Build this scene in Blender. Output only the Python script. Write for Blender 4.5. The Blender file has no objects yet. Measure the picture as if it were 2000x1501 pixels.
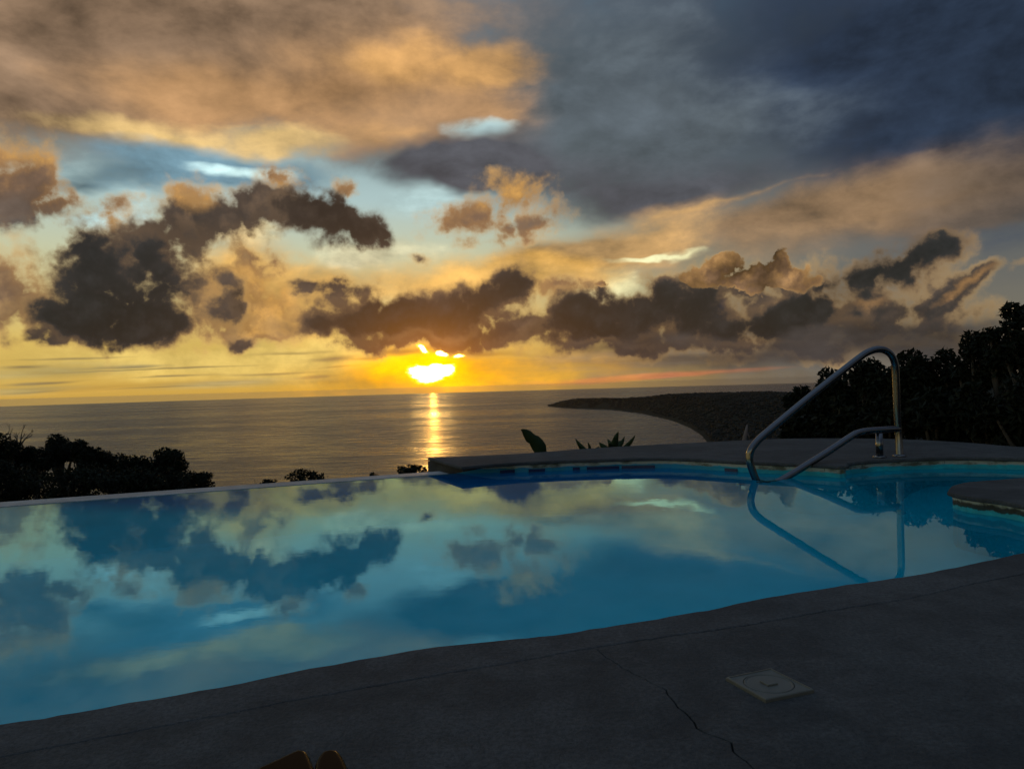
import bpy, bmesh, math, random
import numpy as np
from mathutils import Vector, Matrix

R = math.radians
S = bpy.context.scene
COL = S.collection
PI = math.pi

# ---------------------------------------------------------------- camera
EYE = 0.65                                   # height above the pool deck
cam = bpy.data.cameras.new('camera')
cam.sensor_width = 36.0
cam.lens = 27.04
cam.clip_start = 0.05
cam.clip_end = 200000.0
cam_o = bpy.data.objects.new('camera', cam)
COL.objects.link(cam_o)
cam_o.matrix_world = (Matrix.Translation((0, 0, EYE)) @ Matrix.Rotation(R(90.06), 4, 'X')
                      @ Matrix.Rotation(R(-1.62), 4, 'Z'))
S.camera = cam_o

# ---------------------------------------------------------------- exposure
S.view_settings.view_transform = 'Standard'
S.view_settings.look = 'None'
S.view_settings.exposure = 0.0
S.view_settings.gamma = 1.0
S.view_settings.use_curve_mapping = False
S.cycles.max_bounces = 10
S.cycles.transparent_max_bounces = 12
S.cycles.sample_clamp_indirect = 4.0
S.cycles.caustics_reflective = True
S.cycles.caustics_refractive = True
S.cycles.blur_glossy = 0.3
try:
    S.cycles.use_denoising = True
    S.cycles.denoiser = 'OPENIMAGEDENOISE'
except Exception:
    pass

# ---------------------------------------------------------------- sun
SUN_AZ, SUN_EL = -5.86, 1.2
sd = Vector((math.sin(R(SUN_AZ)) * math.cos(R(SUN_EL)), math.cos(R(SUN_AZ)) * math.cos(R(SUN_EL)), math.sin(R(SUN_EL))))
sun = bpy.data.lights.new('sun', 'SUN')
sun.energy = 0.04
sun.angle = R(0.55)
sun.color = (1.0, 0.44, 0.07)
sun_o = bpy.data.objects.new('sun', sun)
sun_o.rotation_euler = sd.to_track_quat('Z', 'Y').to_euler()
sun_o.location = (0, 0, 60)
COL.objects.link(sun_o)


# ---------------------------------------------------------------- node helpers
def lin(c):
    out = []
    for v in c[:3]:
        v = v / 255.0
        out.append(v / 12.92 if v <= 0.04045 else ((v + 0.055) / 1.055) ** 2.4)
    return (out[0], out[1], out[2], 1.0)


class Tree:
    """Small builder: every method adds one node and returns its output socket."""
    def __init__(self, nt):
        self.nt = nt
        nt.nodes.clear()

    def n(self, typ, **kw):
        nd = self.nt.nodes.new(typ)
        for k, v in kw.items():
            setattr(nd, k, v)
        return nd

    def put(self, sock, v):
        if isinstance(v, bpy.types.NodeSocket):
            self.nt.links.new(v, sock)
        elif isinstance(v, (int, float)) and hasattr(sock.default_value, '__len__'):
            sock.default_value = [v] * len(sock.default_value)
        else:
            sock.default_value = v

    def m(self, op, a, b=0.0, c=0.0, clamp=False):
        nd = self.n('ShaderNodeMath', operation=op, use_clamp=clamp)
        for i, v in enumerate((a, b, c)):
            self.put(nd.inputs[i], v)
        return nd.outputs[0]

    def v(self, op, a, b=(0, 0, 0), scale=None):
        nd = self.n('ShaderNodeVectorMath', operation=op)
        self.put(nd.inputs[0], a)
        self.put(nd.inputs[1], b)
        if scale is not None:
            self.put(nd.inputs[3], scale)
        return nd.outputs['Value'] if op in ('LENGTH', 'DOT_PRODUCT') else nd.outputs[0]

    def sep(self, a):
        nd = self.n('ShaderNodeSeparateXYZ')
        self.put(nd.inputs[0], a)
        return nd.outputs

    def comb(self, x, y, z):
        nd = self.n('ShaderNodeCombineXYZ')
        for i, q in enumerate((x, y, z)):
            self.put(nd.inputs[i], q)
        return nd.outputs[0]

    def step(self, x, lo, hi, a=0.0, b=1.0):
        nd = self.n('ShaderNodeMapRange', interpolation_type='SMOOTHSTEP')
        for i, q in enumerate((x, lo, hi, a, b)):
            self.put(nd.inputs[i], q)
        return nd.outputs[0]

    def noise(self, vec, scale, detail=4.0, rough=0.5, dist=0.0, color=False, lac=2.0):
        nd = self.n('ShaderNodeTexNoise')
        self.put(nd.inputs['Vector'], vec)
        nd.inputs['Scale'].default_value = scale
        nd.inputs['Detail'].default_value = detail
        nd.inputs['Roughness'].default_value = rough
        nd.inputs['Lacunarity'].default_value = lac
        nd.inputs['Distortion'].default_value = dist
        return nd.outputs['Color' if color else 'Fac']

    def mix(self, f, a, b, typ='MIX'):
        nd = self.n('ShaderNodeMix', data_type='RGBA', blend_type=typ)
        self.put(nd.inputs['Factor'], f)
        self.put(nd.inputs[6], a)
        self.put(nd.inputs[7], b)
        return nd.outputs[2]

    def spot(self, P, az, el, ra, re, rot):
        nd = self.n('ShaderNodeTexGradient', gradient_type='SPHERICAL')
        tm = nd.texture_mapping
        tm.vector_type = 'TEXTURE'
        tm.translation = (az, el, 0)
        tm.rotation = (0, 0, R(rot))
        tm.scale = (ra, re, 1)
        self.put(nd.inputs[0], P)
        return nd.outputs['Fac']

    def field(self, P, spots, start=0.0):
        acc = start
        for az, el, ra, re, rot, w in spots:
            acc = self.m('MULTIPLY_ADD', self.spot(P, az, el, ra, re, rot), w, acc)
        return acc


# Cloud layout on the celestial sphere: (azimuth, elevation, half-width, half-height, tilt, weight), in degrees
SHEETS = [
    ('soft', (38, 52, 72), 0.1, 0.8, 1, [(23.99, 21.37, 30.64, 12.91, 1.6, 1), (34.04, 15.52, 14.93, 12.25, 1.6, 1)]),
    ('soft', (80, 90, 97), 0.15, 0.7, 0.9, [(6.34, 21.57, 15.84, 8.5, 1.6, 1), (9.19, 16.66, 20.84, 4.48, 1.6, 1)]),
    ('soft', (142, 116, 92), 0.1, 0.6, 1, [(-28.89, 23.77, 26.78, 9.27, 1.6, 1), (-12.4, 24.52, 18.97, 8.02, 1.6, 1), (-31.6, 18.16, 11.79, 5, 1.6, 1)]),
    ('soft', (168, 128, 86), 0.15, 0.75, 0.85, [(-10.71, 20.46, 14.75, 5.59, 1.6, 1), (-5.15, 19.06, 11.35, 4.07, 1.6, 1), (-23.52, 19.52, 9.7, 3.43, 1.6, 1)]),
    ('soft', (198, 150, 90), 0.2, 1.2, 0.8, [(-2.39, 22.22, 8.76, 2.28, 1.6, 1), (-8.41, 22.81, 5.6, 1.6, 1.6, 1), (-10.06, 17.46, 8.88, 1.71, 1.6, 1), (-0.09, 22.51, 4.58, 1.62, 1.6, 1)]),
    ('soft', (214, 180, 118), 0.2, 0.8, 0.95, [(-22.64, 16.82, 13.07, 1.29, 1.6, 0.9), (-29.37, 16.97, 7.03, 1.1, 1.6, 0.45), (-15.84, 17.57, 4.25, 1.2, 1.6, 0.8)]),
    ('soft', (104, 138, 154), 0.2, 0.7, 0.95, [(-23.63, 15.63, 10.62, 1.43, 1.6, 1), (-18.7, 14.89, 8.93, 1.35, 1.6, 1), (-28.29, 13.99, 5.96, 1.27, 1.6, 1)]),
    ('soft', (196, 228, 228), 0.25, 0.8, 1, [(-28.05, 11.61, 4.48, 1.16, 1.6, 1), (-5.7, 13.46, 7.18, 2.51, 1.6, 1), (-1, 18.03, 3.43, 1.17, 1.6, 1), (-25.85, 12.59, 2.17, 2.29, 1.6, 1), (-19.02, 15.37, 4.11, 0.6, 1.6, 1)]),
    ('soft', (238, 232, 190), 0.25, 0.8, 1, [(-8.81, 9.66, 6.71, 1.83, 1.6, 1), (-20.5, 10.87, 4.03, 1.24, 1.6, 1), (-18.83, 10.24, 2.4, 1.4, 1.6, 1), (-11.42, 8.93, 4.4, 1.46, 1.6, 1)]),
    ('soft', (74, 77, 84), 0.12, 0.95, 1, [(-7.13, 15.95, 11.27, 2.31, -4.4, 1), (-1.04, 16.6, 6.86, 2.8, 1.6, 1), (6.11, 14.21, 15.84, 3.02, 1.6, 1), (13.5, 13.36, 10.84, 2.03, 7.6, 1), (-3.37, 15.23, 7.6, 2.12, 1.6, 1)]),
    ('soft', (144, 116, 86), 0.08, 1, 0.95, [(18.72, 10.98, 19.2, 3.3, 7.6, 1), (28.33, 11.08, 14.27, 3.38, 5.6, 1)]),
    ('soft', (196, 154, 98), 0.2, 0.8, 0.9, [(9.01, 10.63, 12.28, 2.4, 10.6, 1), (5.21, 9.16, 9.84, 1.48, 1.6, 1), (18.09, 13.05, 8.99, 0.41, 10.6, 0.35)]),
    ('soft', (92, 80, 70), 0.2, 0.8, 0.8, [(32.62, 12.18, 9.02, 3.67, 1.6, 1), (31.17, 9.58, 8.42, 1.9, 1.6, 1)]),
    ('soft', (236, 232, 180), 0.3, 0.8, 1, [(11.19, 9.15, 4.77, 0.44, 1.6, 0.8), (9.34, 9.07, 2.97, 0.29, 1.6, 0.7), (7.04, 7.04, 4.51, 2.23, 1.6, 1)]),
    ('soft', (228, 176, 92), 0.15, 0.8, 0.9, [(-4.36, 7.39, 15.93, 2.62, 1.6, 1), (-16.16, 6.36, 7.05, 3.26, 1.6, 1), (2.14, 8.35, 7.62, 1.86, 1.6, 1), (-19.89, 8.46, 4.73, 3.86, 1.6, 1)]),
    ('soft', (96, 94, 88), 0.15, 0.8, 0.9, [(23.45, 1.53, 19.87, 3.84, 1.6, 1), (16.82, 5.07, 17.46, 3.26, 1.6, 1)]),
    ('soft', (212, 184, 102), 0.15, 0.8, 0.9, [(-23.98, 2.82, 17.87, 2.43, 1.6, 1), (-16.27, 2.36, 7.04, 2.19, 1.6, 1)]),
    ('streak', (118, 108, 86), 0.35, 0.75, 0.8, [(-26.5, 1.92, 5.51, 0.27, 1.6, 1), (-24.02, 1.29, 6.06, 0.21, 1.6, 1), (-32, 2.02, 2.48, 0.26, 1.6, 1), (-31.2, 0.97, 4.2, 0.23, 1.6, 1), (-20.77, 0.82, 3.01, 0.18, 1.6, 1), (-14.89, 1.04, 2.14, 0.26, 1.6, 1), (-14.14, 2.32, 4.31, 0.52, 1.6, 1), (-19.01, 3.41, 2.05, 0.58, 1.6, 1)]),
    ('streak', (120, 110, 96), 0.3, 0.8, 0.85, [(6.89, 1.78, 10.52, 1.13, 1.6, 1), (15.68, 1.84, 11.3, 1.47, 1.6, 1), (6.85, 0.45, 3.38, 0.53, 1.6, 1), (10.94, 0.33, 2.57, 0.37, 1.6, 1)]),
    ('streak', (216, 130, 88), 0.3, 0.9, 0.75, [(12.41, 0.43, 10.54, 0.41, 2.6, 1), (5.71, 0.22, 9.81, 0.38, 2.6, 1)]),
    ('streak', (214, 168, 80), 0.2, 0.8, 0.6, [(-28.04, 0.56, 14.9, 0.54, 1.6, 1)]),
    ('streak', (126, 112, 80), 0.35, 0.8, 0.7, [(-29.74, 2.53, 5.77, 0.17, 1.6, 1), (-21.73, 1.91, 7.26, 0.14, 1.6, 1), (-17.69, 1.36, 5.55, 0.18, 1.6, 1), (-28.01, 1.67, 7.75, 0.1, 1.6, 1), (-32.04, 0.44, 3.3, 0.13, 1.6, 1), (-24.03, 0.56, 7.65, 0.1, 1.6, 1), (-13.44, 1.75, 3.25, 0.19, 1.6, 1), (-16.26, 2.8, 4.23, 0.29, 1.6, 1), (-11.24, 2.26, 2.94, 0.19, 1.6, 1)]),
    ('veil', (56, 54, 54), 0.2, 0.9, 0.9, [(18.47, 1.73, 17.82, 1.66, 1.6, 1), (9.54, 3.19, 8.9, 0.97, 1.6, 1), (26.6, 2.41, 9.13, 1.7, 1.6, 1)]),
    ('veil', (76, 60, 50), 0.3, 0.9, 0.7, [(-1.46, 2.41, 7.63, 0.76, 1.6, 1), (-9.01, 2.59, 4.47, 0.53, 1.6, 1)]),
    ('streak', (168, 154, 104), 0.2, 0.9, 0.8, [(-30.33, 1.71, 8.55, 0.86, 1.6, 1), (-21.1, 0.73, 8.65, 0.5, 1.6, 1), (-32.04, 0.6, 5.5, 0.45, 1.6, 1), (-13.47, 0.64, 4.34, 0.45, 1.6, 1)]),
    ('soft', (236, 170, 40), 0.1, 0.9, 1, [(-5.68, 1, 18.14, 3.42, 1.6, 1)]),
    ('soft', (252, 176, 10), 0.15, 0.9, 1, [(-5.68, 0.81, 11.34, 2.66, 1.6, 1)]),
    ('soft', (255, 196, 6), 0.2, 0.9, 1, [(-5.75, 1.19, 7.18, 2.28, 1.6, 1)]),
]
CUMULUS = [
    ((120, 96, 78), (172, 130, 86), (242, 196, 124), 0.06, 0.62, [(-31.98, 14.22, 4.43, 3.51, 1.6, 1), (-33.37, 12.24, 4.02, 2.44, 1.6, 1), (-30.34, 12.69, 4.29, 1.88, 1.6, 1), (-33.23, 6.98, 4.02, 3.78, 1.6, 1), (-31.93, 5.12, 5.51, 2.89, 1.6, 1), (-20.93, 7.38, 6.67, 4.21, 1.6, 1), (-23.93, 4.55, 6.39, 2.08, 1.6, 1), (-18.26, 5.99, 4.13, 2.87, 1.6, 1), (-16.91, 4.55, 5.6, 2.18, 1.6, 1), (-17.47, 9.57, 4.17, 2.48, 1.6, 1), (-16.27, 15.01, 2.82, 1.71, 1.6, 1), (-11.26, 14.48, 2.94, 1.4, 1.6, 1), (-27.31, 11.44, 1.82, 1.43, 1.6, 1), (-22.56, 13.81, 2.94, 2.33, 1.6, 1), (0.4, 13.73, 5.72, 2.16, 1.6, 1), (-3.84, 12.18, 4.56, 2.18, 1.6, 1), (-0.45, 10.83, 4.2, 1.84, 1.6, 1), (3.76, 11.61, 3.42, 1.68, 1.6, 1), (0.59, 7.27, 4.58, 2.63, 1.6, 1), (4.77, 7.13, 3.79, 1.5, 1.6, 1), (-26.67, 12.69, 3.98, 0.97, 1.6, 0.6)], [
        ((228, 172, 92), 0.2, 0.8, [(-31.39, 15.5, 3.65, 2.12, 1.6, 1), (0.41, 14.34, 5.72, 1.93, 1.6, 1), (-19.25, 7.06, 5.79, 3.55, 1.6, 1), (-17.59, 5.28, 4.17, 2.52, 1.6, 1), (-16.17, 6, 3.17, 2.17, 1.6, 1)]),
        ((96, 90, 86), 0.2, 1.1, [(3.57, 11.62, 4.18, 1.46, 1.6, 0.8), (-30.36, 11.91, 5.72, 1.89, 1.6, 1), (-33.4, 11.32, 3.75, 2.15, 1.6, 1), (-0.05, 11.45, 3.43, 1.1, 1.6, 0.7)]),
        ((112, 92, 80), 0.2, 0.9, [(-33.26, 5.72, 5.08, 3.79, 1.6, 1)]),
    ]),
    ((58, 56, 56), (92, 78, 68), (240, 190, 112), 0.04, 0.78, [(-28.76, 6.84, 6.17, 5.61, 1.6, 1), (-29.27, 10.08, 4.37, 3.23, 1.6, 1), (-23.82, 8.69, 5.44, 5.12, 1.6, 1), (-23.25, 12.1, 3.56, 3.69, 1.6, 1), (-20.84, 10.51, 5.68, 3.79, 1.6, 1), (-19.1, 12.65, 5.12, 2.75, 1.6, 1), (-16.67, 13.1, 4.91, 2.08, 1.6, 1), (-23.93, 4.55, 7.03, 2.43, 1.6, 1), (-30.27, 4.5, 5.14, 1.97, 1.6, 1), (-32.51, 3.67, 3.81, 0.83, 1.6, 1), (-19.69, 3.42, 2.37, 0.79, 1.6, 1), (-19.95, 6.16, 2.03, 1.99, 1.6, 1), (-14.08, 4.53, 5.03, 1.91, 1.6, 1), (-11.14, 5.61, 6.25, 2.97, 1.6, 1), (-7.84, 4.45, 7.12, 2.4, 1.6, 1), (-4.41, 5.7, 6.83, 3.01, 1.6, 1), (-1.34, 6.38, 5.34, 3.01, 1.6, 1), (0.6, 7.83, 2.67, 2.24, 1.6, 1), (-9.74, 3.2, 4.82, 1.05, 1.6, 1), (-3.7, 3.98, 8.74, 1.82, 1.6, 1), (-11.46, 7.28, 4.77, 1.69, 1.6, 1), (-15.06, 7.74, 4.99, 0.94, 1.6, 1), (-6.2, 9.2, 1.28, 0.74, 1.6, 1), (4.33, 4.89, 4.55, 2.64, 1.6, 1), (6.99, 5.36, 6.39, 3, 1.6, 1), (9.62, 5.99, 3.71, 2.6, 1.6, 1), (6.19, 3.69, 9.8, 2.26, 1.6, 1), (12.52, 4.56, 5.81, 3.33, 1.6, 1), (14.38, 6.48, 4.29, 2.91, 1.6, 1), (16.89, 7.41, 4.54, 2.15, 1.6, 1), (20.61, 5.91, 5.35, 2.82, 15.6, 1), (24.52, 5.97, 7.26, 2.4, 19.6, 1), (27.94, 7.36, 4.77, 1.79, 15.6, 1), (16.78, 3.44, 11.18, 2.76, 1.6, 1), (24.45, 3.22, 8.84, 2.42, 1.6, 1), (27.26, 4.41, 7.83, 1.55, 17.6, 1), (30.79, 5.45, 4.79, 1.17, 19.6, 1), (29.88, 2.9, 5.73, 2.31, 1.6, 1), (8.4, 2.33, 9.7, 1.51, 1.6, 1), (17.78, 1.76, 8.98, 1.23, 1.6, 1), (-2.57, 3.58, 6.09, 1.75, 1.6, 1)], [
        ((222, 166, 92), 0.2, 0.8, [(-22.46, 13.88, 2.75, 2.2, 1.6, 1), (-27.28, 11.44, 1.63, 1.24, 1.6, 1), (-16.79, 14.99, 2.45, 1.5, 1.6, 1), (-24.76, 9.33, 1.89, 1.35, 1.6, 0.5)]),
        ((104, 86, 70), 0.2, 1, [(-19.8, 11.93, 6.43, 3.44, 1.6, 1), (-15.61, 13.31, 3.19, 1.74, 1.6, 1)]),
        ((88, 70, 58), 0.3, 1, [(-4.47, 3.62, 9.86, 1.29, 1.6, 1)]),
        ((206, 154, 94), 0.3, 1, [(24.86, 4.64, 2.51, 0.76, 11.6, 1), (30.79, 5.51, 4.23, 0.78, 19.6, 1), (2.11, 7.22, 2.29, 1.87, 1.6, 1)]),
    ]),
    ((35, 38, 39), (52, 52, 53), (146, 114, 80), 0.04, 0.88, [(-28.17, 7.19, 5.05, 4.97, 1.6, 1.4), (-29.27, 9.91, 3.21, 2.91, 1.6, 1.2), (-26.86, 5.55, 5.17, 3.04, 1.6, 1.2), (-25.35, 4.55, 5, 2.06, 1.6, 1.1), (-24.18, 7.31, 3.5, 3.08, 21.6, 1), (-23.79, 10.05, 3.2, 3.39, 1.6, 1.1), (-30.54, 4.82, 3.69, 1.83, 1.6, 1), (-20.84, 10.51, 3.01, 2.41, 1.6, 0.7), (-11.15, 5.24, 4.41, 2.23, 1.6, 1.2), (-14.08, 4.53, 3.95, 1.4, 1.6, 1), (-8.92, 5.77, 3.35, 2.01, 1.6, 1.1), (-5.17, 5.71, 6.06, 2.41, 1.6, 1.2), (-1.72, 6.58, 4.57, 2.18, 21.6, 1.3), (0.53, 7.95, 2.52, 2.17, 31.6, 1.2), (-7.85, 4.07, 6.74, 1.43, 1.6, 1.1), (4.71, 4.88, 4.17, 2.26, 1.6, 1.3), (7.37, 5.53, 5.63, 2.47, 1.6, 1.4), (9.63, 6.18, 2.97, 2.08, 1.6, 1.2), (12.17, 4.94, 4.37, 2.74, 31.6, 1.3), (14.01, 6.14, 2.87, 2.7, 36.6, 1.1), (5.81, 3.7, 8.3, 1.51, 1.6, 1.2), (16.79, 3.98, 6.64, 2.18, 1.6, 1.2), (24.53, 6.49, 7.26, 2.26, 21.6, 1.3), (27.79, 7.54, 4.49, 1.72, 15.6, 1.3), (21.9, 4.59, 6.56, 2.11, 17.6, 1.2), (18.5, 2.99, 9.59, 1.59, 1.6, 1.2)], [
        ((54, 64, 90), 0.3, 1.2, [(15.96, 5.66, 2.82, 1.09, 35.6, 1)]),
    ]),
    ((138, 106, 78), (218, 166, 102), (250, 202, 136), 0.16, 0.36, [(13.32, 7.27, 2.17, 1.46, 1.6, 1), (15.32, 8.06, 2.13, 1.87, 1.6, 1), (16.9, 7.95, 2.45, 2.14, 1.6, 1), (18.64, 8.11, 1.71, 2.26, 1.6, 1), (18.93, 8.86, 0.82, 1.55, 1.6, 1), (20.14, 7.18, 2.69, 1.41, 1.6, 1), (21.62, 6.19, 2.97, 1.05, 15.6, 1), (17.22, 6.85, 4.18, 1.43, 1.6, 1), (9.29, 7.23, 1.86, 0.67, 1.6, 1), (7.04, 7.04, 1.5, 0.52, 1.6, 1)], [
        ((120, 96, 78), 0.3, 1, [(17.9, 6.45, 4.14, 1.43, 1.6, 1), (21.6, 5.67, 3.3, 1.05, 15.6, 1)]),
    ]),
    ((48, 42, 38), (66, 57, 50), (122, 98, 74), 0.08, 0.72, [(-13.87, 12.13, 4.68, 2.27, 1.6, 1), (-14.73, 13.34, 2.5, 1.89, 1.6, 1), (-11.33, 11.82, 4.77, 2.15, 1.6, 1), (-9.32, 11.19, 2.38, 1.3, 1.6, 1), (-11.84, 13.42, 1.83, 1.62, 1.6, 1), (-19.95, 6.34, 1.15, 1.42, 1.6, 1), (-18.11, 11.31, 3.11, 1.53, 1.6, 1)], [
    ]),
]
SUN_GAPS = [(-5.83, 1.11, 1.74, 0.72, 1.6, 1.4), (-6.87, 1.37, 0.98, 0.49, -8.4, 1), (-4.84, 1.32, 0.99, 0.46, 13.6, 1), (-5.74, 1.53, 1.13, 0.38, 1.6, 0.8), (-6.54, 2.68, 0.6, 0.26, -38.4, 1.2), (-5.18, 2.5, 0.64, 0.3, 1.6, 1.2), (-3.97, 2.36, 0.65, 0.23, 1.6, 1), (-5.72, -0.45, 1.28, 0.15, 1.6, 1.1)]

# ---------------------------------------------------------------- sky
world = bpy.data.worlds.new('World')
S.world = world
world.use_nodes = True
w = Tree(world.node_tree)
D = w.n('ShaderNodeTexCoord').outputs['Generated']
dx, dy, dz = w.sep(D)
az = w.m('MULTIPLY', w.m('ARCTAN2', dx, dy), 57.29578)
el = w.m('MULTIPLY', w.m('ARCSINE', dz), 57.29578)
P0 = w.comb(az, el, 0.0)
# three scales of turbulence, shared by all clouds; the sheet and the streaks are drawn out level
flat = w.v('MULTIPLY', D, (1.0, 1.0, 1.9))
bandv = w.v('MULTIPLY', D, (1.0, 1.0, 11.0))
n_soft = w.noise(flat, 7.0, 6.0, 0.58, 0.25)
n_band = w.noise(bandv, 5.0, 7.0, 0.6, 0.2)
n_puff = w.noise(D, 16.0, 8.0, 0.58, 0.0)
n_relief = w.noise(w.v('ADD', D, w.v('SCALE', w.v('SUBTRACT', (sd.x * 0.35, sd.y * 0.35, 0.55), w.v('MULTIPLY', D, (0.35, 0.35, 0.0))), scale=0.030)), 16.0, 5.0, 0.58, 0.0)
relief = w.m('SUBTRACT', n_puff, n_relief)
n_fine = w.noise(flat, 15.0, 6.0, 0.6, 0.0)
c_soft = w.noise(flat, 5.0, 4.0, 0.55, 0.0, color=True)
c_puff = w.noise(D, 12.0, 6.0, 0.58, 0.0, color=True)
vor = w.n('ShaderNodeTexVoronoi', feature='F1')
w.put(vor.inputs['Vector'], w.v('ADD', D, w.v('SCALE', w.v('SUBTRACT', c_puff, (.5, .5, .5)), scale=0.06)))
vor.inputs['Scale'].default_value = 26.0
vor.inputs['Detail'].default_value = 2.0
vor.inputs['Roughness'].default_value = 0.5
billow = vor.outputs['Distance']
P_soft = w.v('ADD', P0, w.v('MULTIPLY', w.v('SUBTRACT', c_soft, (.5, .5, .5)), (9.0, 5.0, 0.0)))
P_puff = w.v('ADD', P0, w.v('MULTIPLY', w.v('SUBTRACT', c_puff, (.5, .5, .5)), (5.0, 4.2, 0.0)))
P_band = w.v('ADD', P0, w.v('MULTIPLY', w.v('SUBTRACT', c_soft, (.5, .5, .5)), (6.0, 0.5, 0.0)))

# clear sky: physical sky plus the dusk colours it is seen through
nish = w.n('ShaderNodeTexSky', sky_type='NISHITA', sun_disc=False)
nish.sun_elevation = R(SUN_EL)
nish.sun_rotation = R(SUN_AZ)
nish.altitude = 170.0
nish.dust_density = 2.0
tcol = w.step(az, -8.0, 26.0)
ramp_l = w.n('ShaderNodeValToRGB')
ramp_r = w.n('ShaderNodeValToRGB')
elf = w.m('DIVIDE', el, 90.0, clamp=True)
for rp, stops in ((ramp_l, ((0.0, (206, 164, 74)), (.04, (218, 186, 98)), (.10, (200, 200, 160)), (.15, (170, 196, 196)), (.26, (110, 136, 150)), (.38, (104, 132, 160)), (1.0, (124, 156, 190)))),
                  (ramp_r, ((0.0, (120, 104, 82)), (.04, (116, 112, 100)), (.10, (100, 104, 104)), (.16, (84, 92, 102)), (.3, (60, 78, 100)), (.5, (96, 122, 152)), (1.0, (124, 156, 190))))):
    w.put(rp.inputs[0], elf)
    e = rp.color_ramp.elements
    while len(e) < len(stops):
        e.new(0.5)
    for q, (pos, cc) in zip(e, stops):
        q.position = pos
        q.color = lin(cc)
clear = w.mix(tcol, ramp_l.outputs[0], ramp_r.outputs[0])
sky = clear

# the sheet of high cloud that covers the rest of the dome, thinning behind the camera
cover = w.step(w.m('ADD', n_soft, w.m('MULTIPLY', n_band, 0.35)), 0.55, 0.85)
cover = w.m('MULTIPLY', cover, w.step(el, 12.0, 34.0, 0.0, 0.8))
sky = w.mix(cover, sky, w.mix(w.step(el, 25.0, 60.0), lin((84, 84, 90)), lin((112, 116, 126))))

ns = w.m('ADD', w.m('SUBTRACT', n_soft, 0.5), w.m('MULTIPLY', w.m('SUBTRACT', n_fine, 0.5), 0.42))
ns = w.m('MULTIPLY_ADD', w.m('SUBTRACT', n_puff, 0.5), 0.22, ns)
nb = w.m('SUBTRACT', n_band, 0.5)


def sheet(sky, kind, col, lo, hi, amt, spots):
    if kind != 'streak':
        f = w.field(P_soft, spots)
        f = w.m('MULTIPLY_ADD', w.m('MULTIPLY', ns, 1.0), w.step(f, 0.0, 0.35), f)
    else:
        f = w.field(P_band, spots)
        f = w.m('MULTIPLY_ADD', w.m('MULTIPLY', nb, 1.6), w.step(f, 0.0, 0.35), f)
    # tone of the stroke varies with the turbulence
    f0 = w.step(f, lo - 0.12, hi + 0.22, 0.0, amt)
    c0 = lin(col)
    tone = w.m('MULTIPLY_ADD', nb if kind == 'streak' else ns, 2.6, 1.0)
    return w.mix(f0, sky, w.v('SCALE', c0[:3], scale=tone))


for q in SHEETS:
    if q[0] != 'veil':
        sky = sheet(sky, *q)

# heaped clouds, back to front: thin edges let the light through, thick bodies are dark
puff = w.m('ADD', w.m('MULTIPLY', w.m('SUBTRACT', n_puff, 0.5), 1.15), w.m('MULTIPLY', w.m('SUBTRACT', 0.42, billow), 0.35))
thick = w.m('MULTIPLY_ADD', puff, 1.5, 0.9)
puff_b = w.m('ADD', w.m('MULTIPLY', puff, 0.7), w.m('MULTIPLY', w.m('SUBTRACT', 0.40, billow), 0.75))
lit_side = w.step(relief, -0.04, 0.16)
for dark, mid, edge, lo, hi, spots, lits in CUMULUS:
    crisp = hi - lo < 0.25
    pf = puff_b if crisp else puff
    lump = w.m('MULTIPLY_ADD', pf, 1.0 if crisp else 1.05, 0.95)
    f = w.field(P_puff, spots)
    g = w.m('MULTIPLY_ADD', f, thick, w.m('MULTIPLY', pf, 0.5))
    c = w.mix(w.step(g, lo, hi), lin(edge), lin(mid))
    c = w.mix(w.m('MULTIPLY', w.step(g, hi - 0.30, hi + 0.30), w.m('MULTIPLY_ADD', lit_side, -0.75 if crisp else -0.6, 1.0)), c, lin(dark))
    for lc, l0, l1, ls in lits:
        q = w.m('ADD', w.field(P_puff, ls), w.m('MULTIPLY', puff, 0.6))
        c = w.mix(w.m('MULTIPLY', w.step(q, l0, l1), w.m('MULTIPLY_ADD', lit_side, 0.45, 0.5)), c, lin(lc))
    c = w.v('SCALE', c, scale=lump)
    a = w.step(g, lo, hi)
    a = w.m('MULTIPLY', a, w.step(f, 0.0, 0.14))
    sky = w.mix(a, sky, c)

for q in SHEETS:
    if q[0] == 'veil':
        sky = sheet(sky, *q)

# the sun behind its gaps, and the glow round it
sunv = w.comb(w.m('SUBTRACT', az, SUN_AZ), w.m('SUBTRACT', el, SUN_EL), 0.0)
r_s = w.v('LENGTH', w.v('MULTIPLY', sunv, (0.75, 1.0, 0.0)))
glow = w.m('POWER', 2.718, w.m('MULTIPLY', r_s, -0.62))
sky = w.v('ADD', sky, w.v('SCALE', lin((255, 150, 0))[:3], scale=w.m('MULTIPLY', glow, 0.95)))
P_gap = w.v('ADD', P0, w.v('MULTIPLY', w.v('SUBTRACT', c_puff, (.5, .5, .5)), (2.4, 1.6, 0.0)))
gap_0 = w.field(P_gap, SUN_GAPS)
gap_f = w.m('ADD', gap_0, w.m('MULTIPLY', w.m('MULTIPLY', w.step(gap_0, 0.0, 0.3), w.m('SUBTRACT', w.noise(w.v('MULTIPLY', D, (1, 1, 2.4)), 90.0, 4.0, .6), 0.5)), 1.2))
gap = w.m('POWER', w.step(gap_f, 0.2, 0.95), 1.6)
sky = w.v('ADD', sky, w.v('SCALE', (0.9, 0.45, 0.0), scale=w.step(gap_f, 0.0, 0.5)))
sky = w.v('ADD', sky, w.v('SCALE', (20.0, 12.0, 3.6), scale=gap))
# below the sea horizon
sky = w.mix(w.step(el, -1.2, -0.7), lin((60, 56, 50)), sky)

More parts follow.
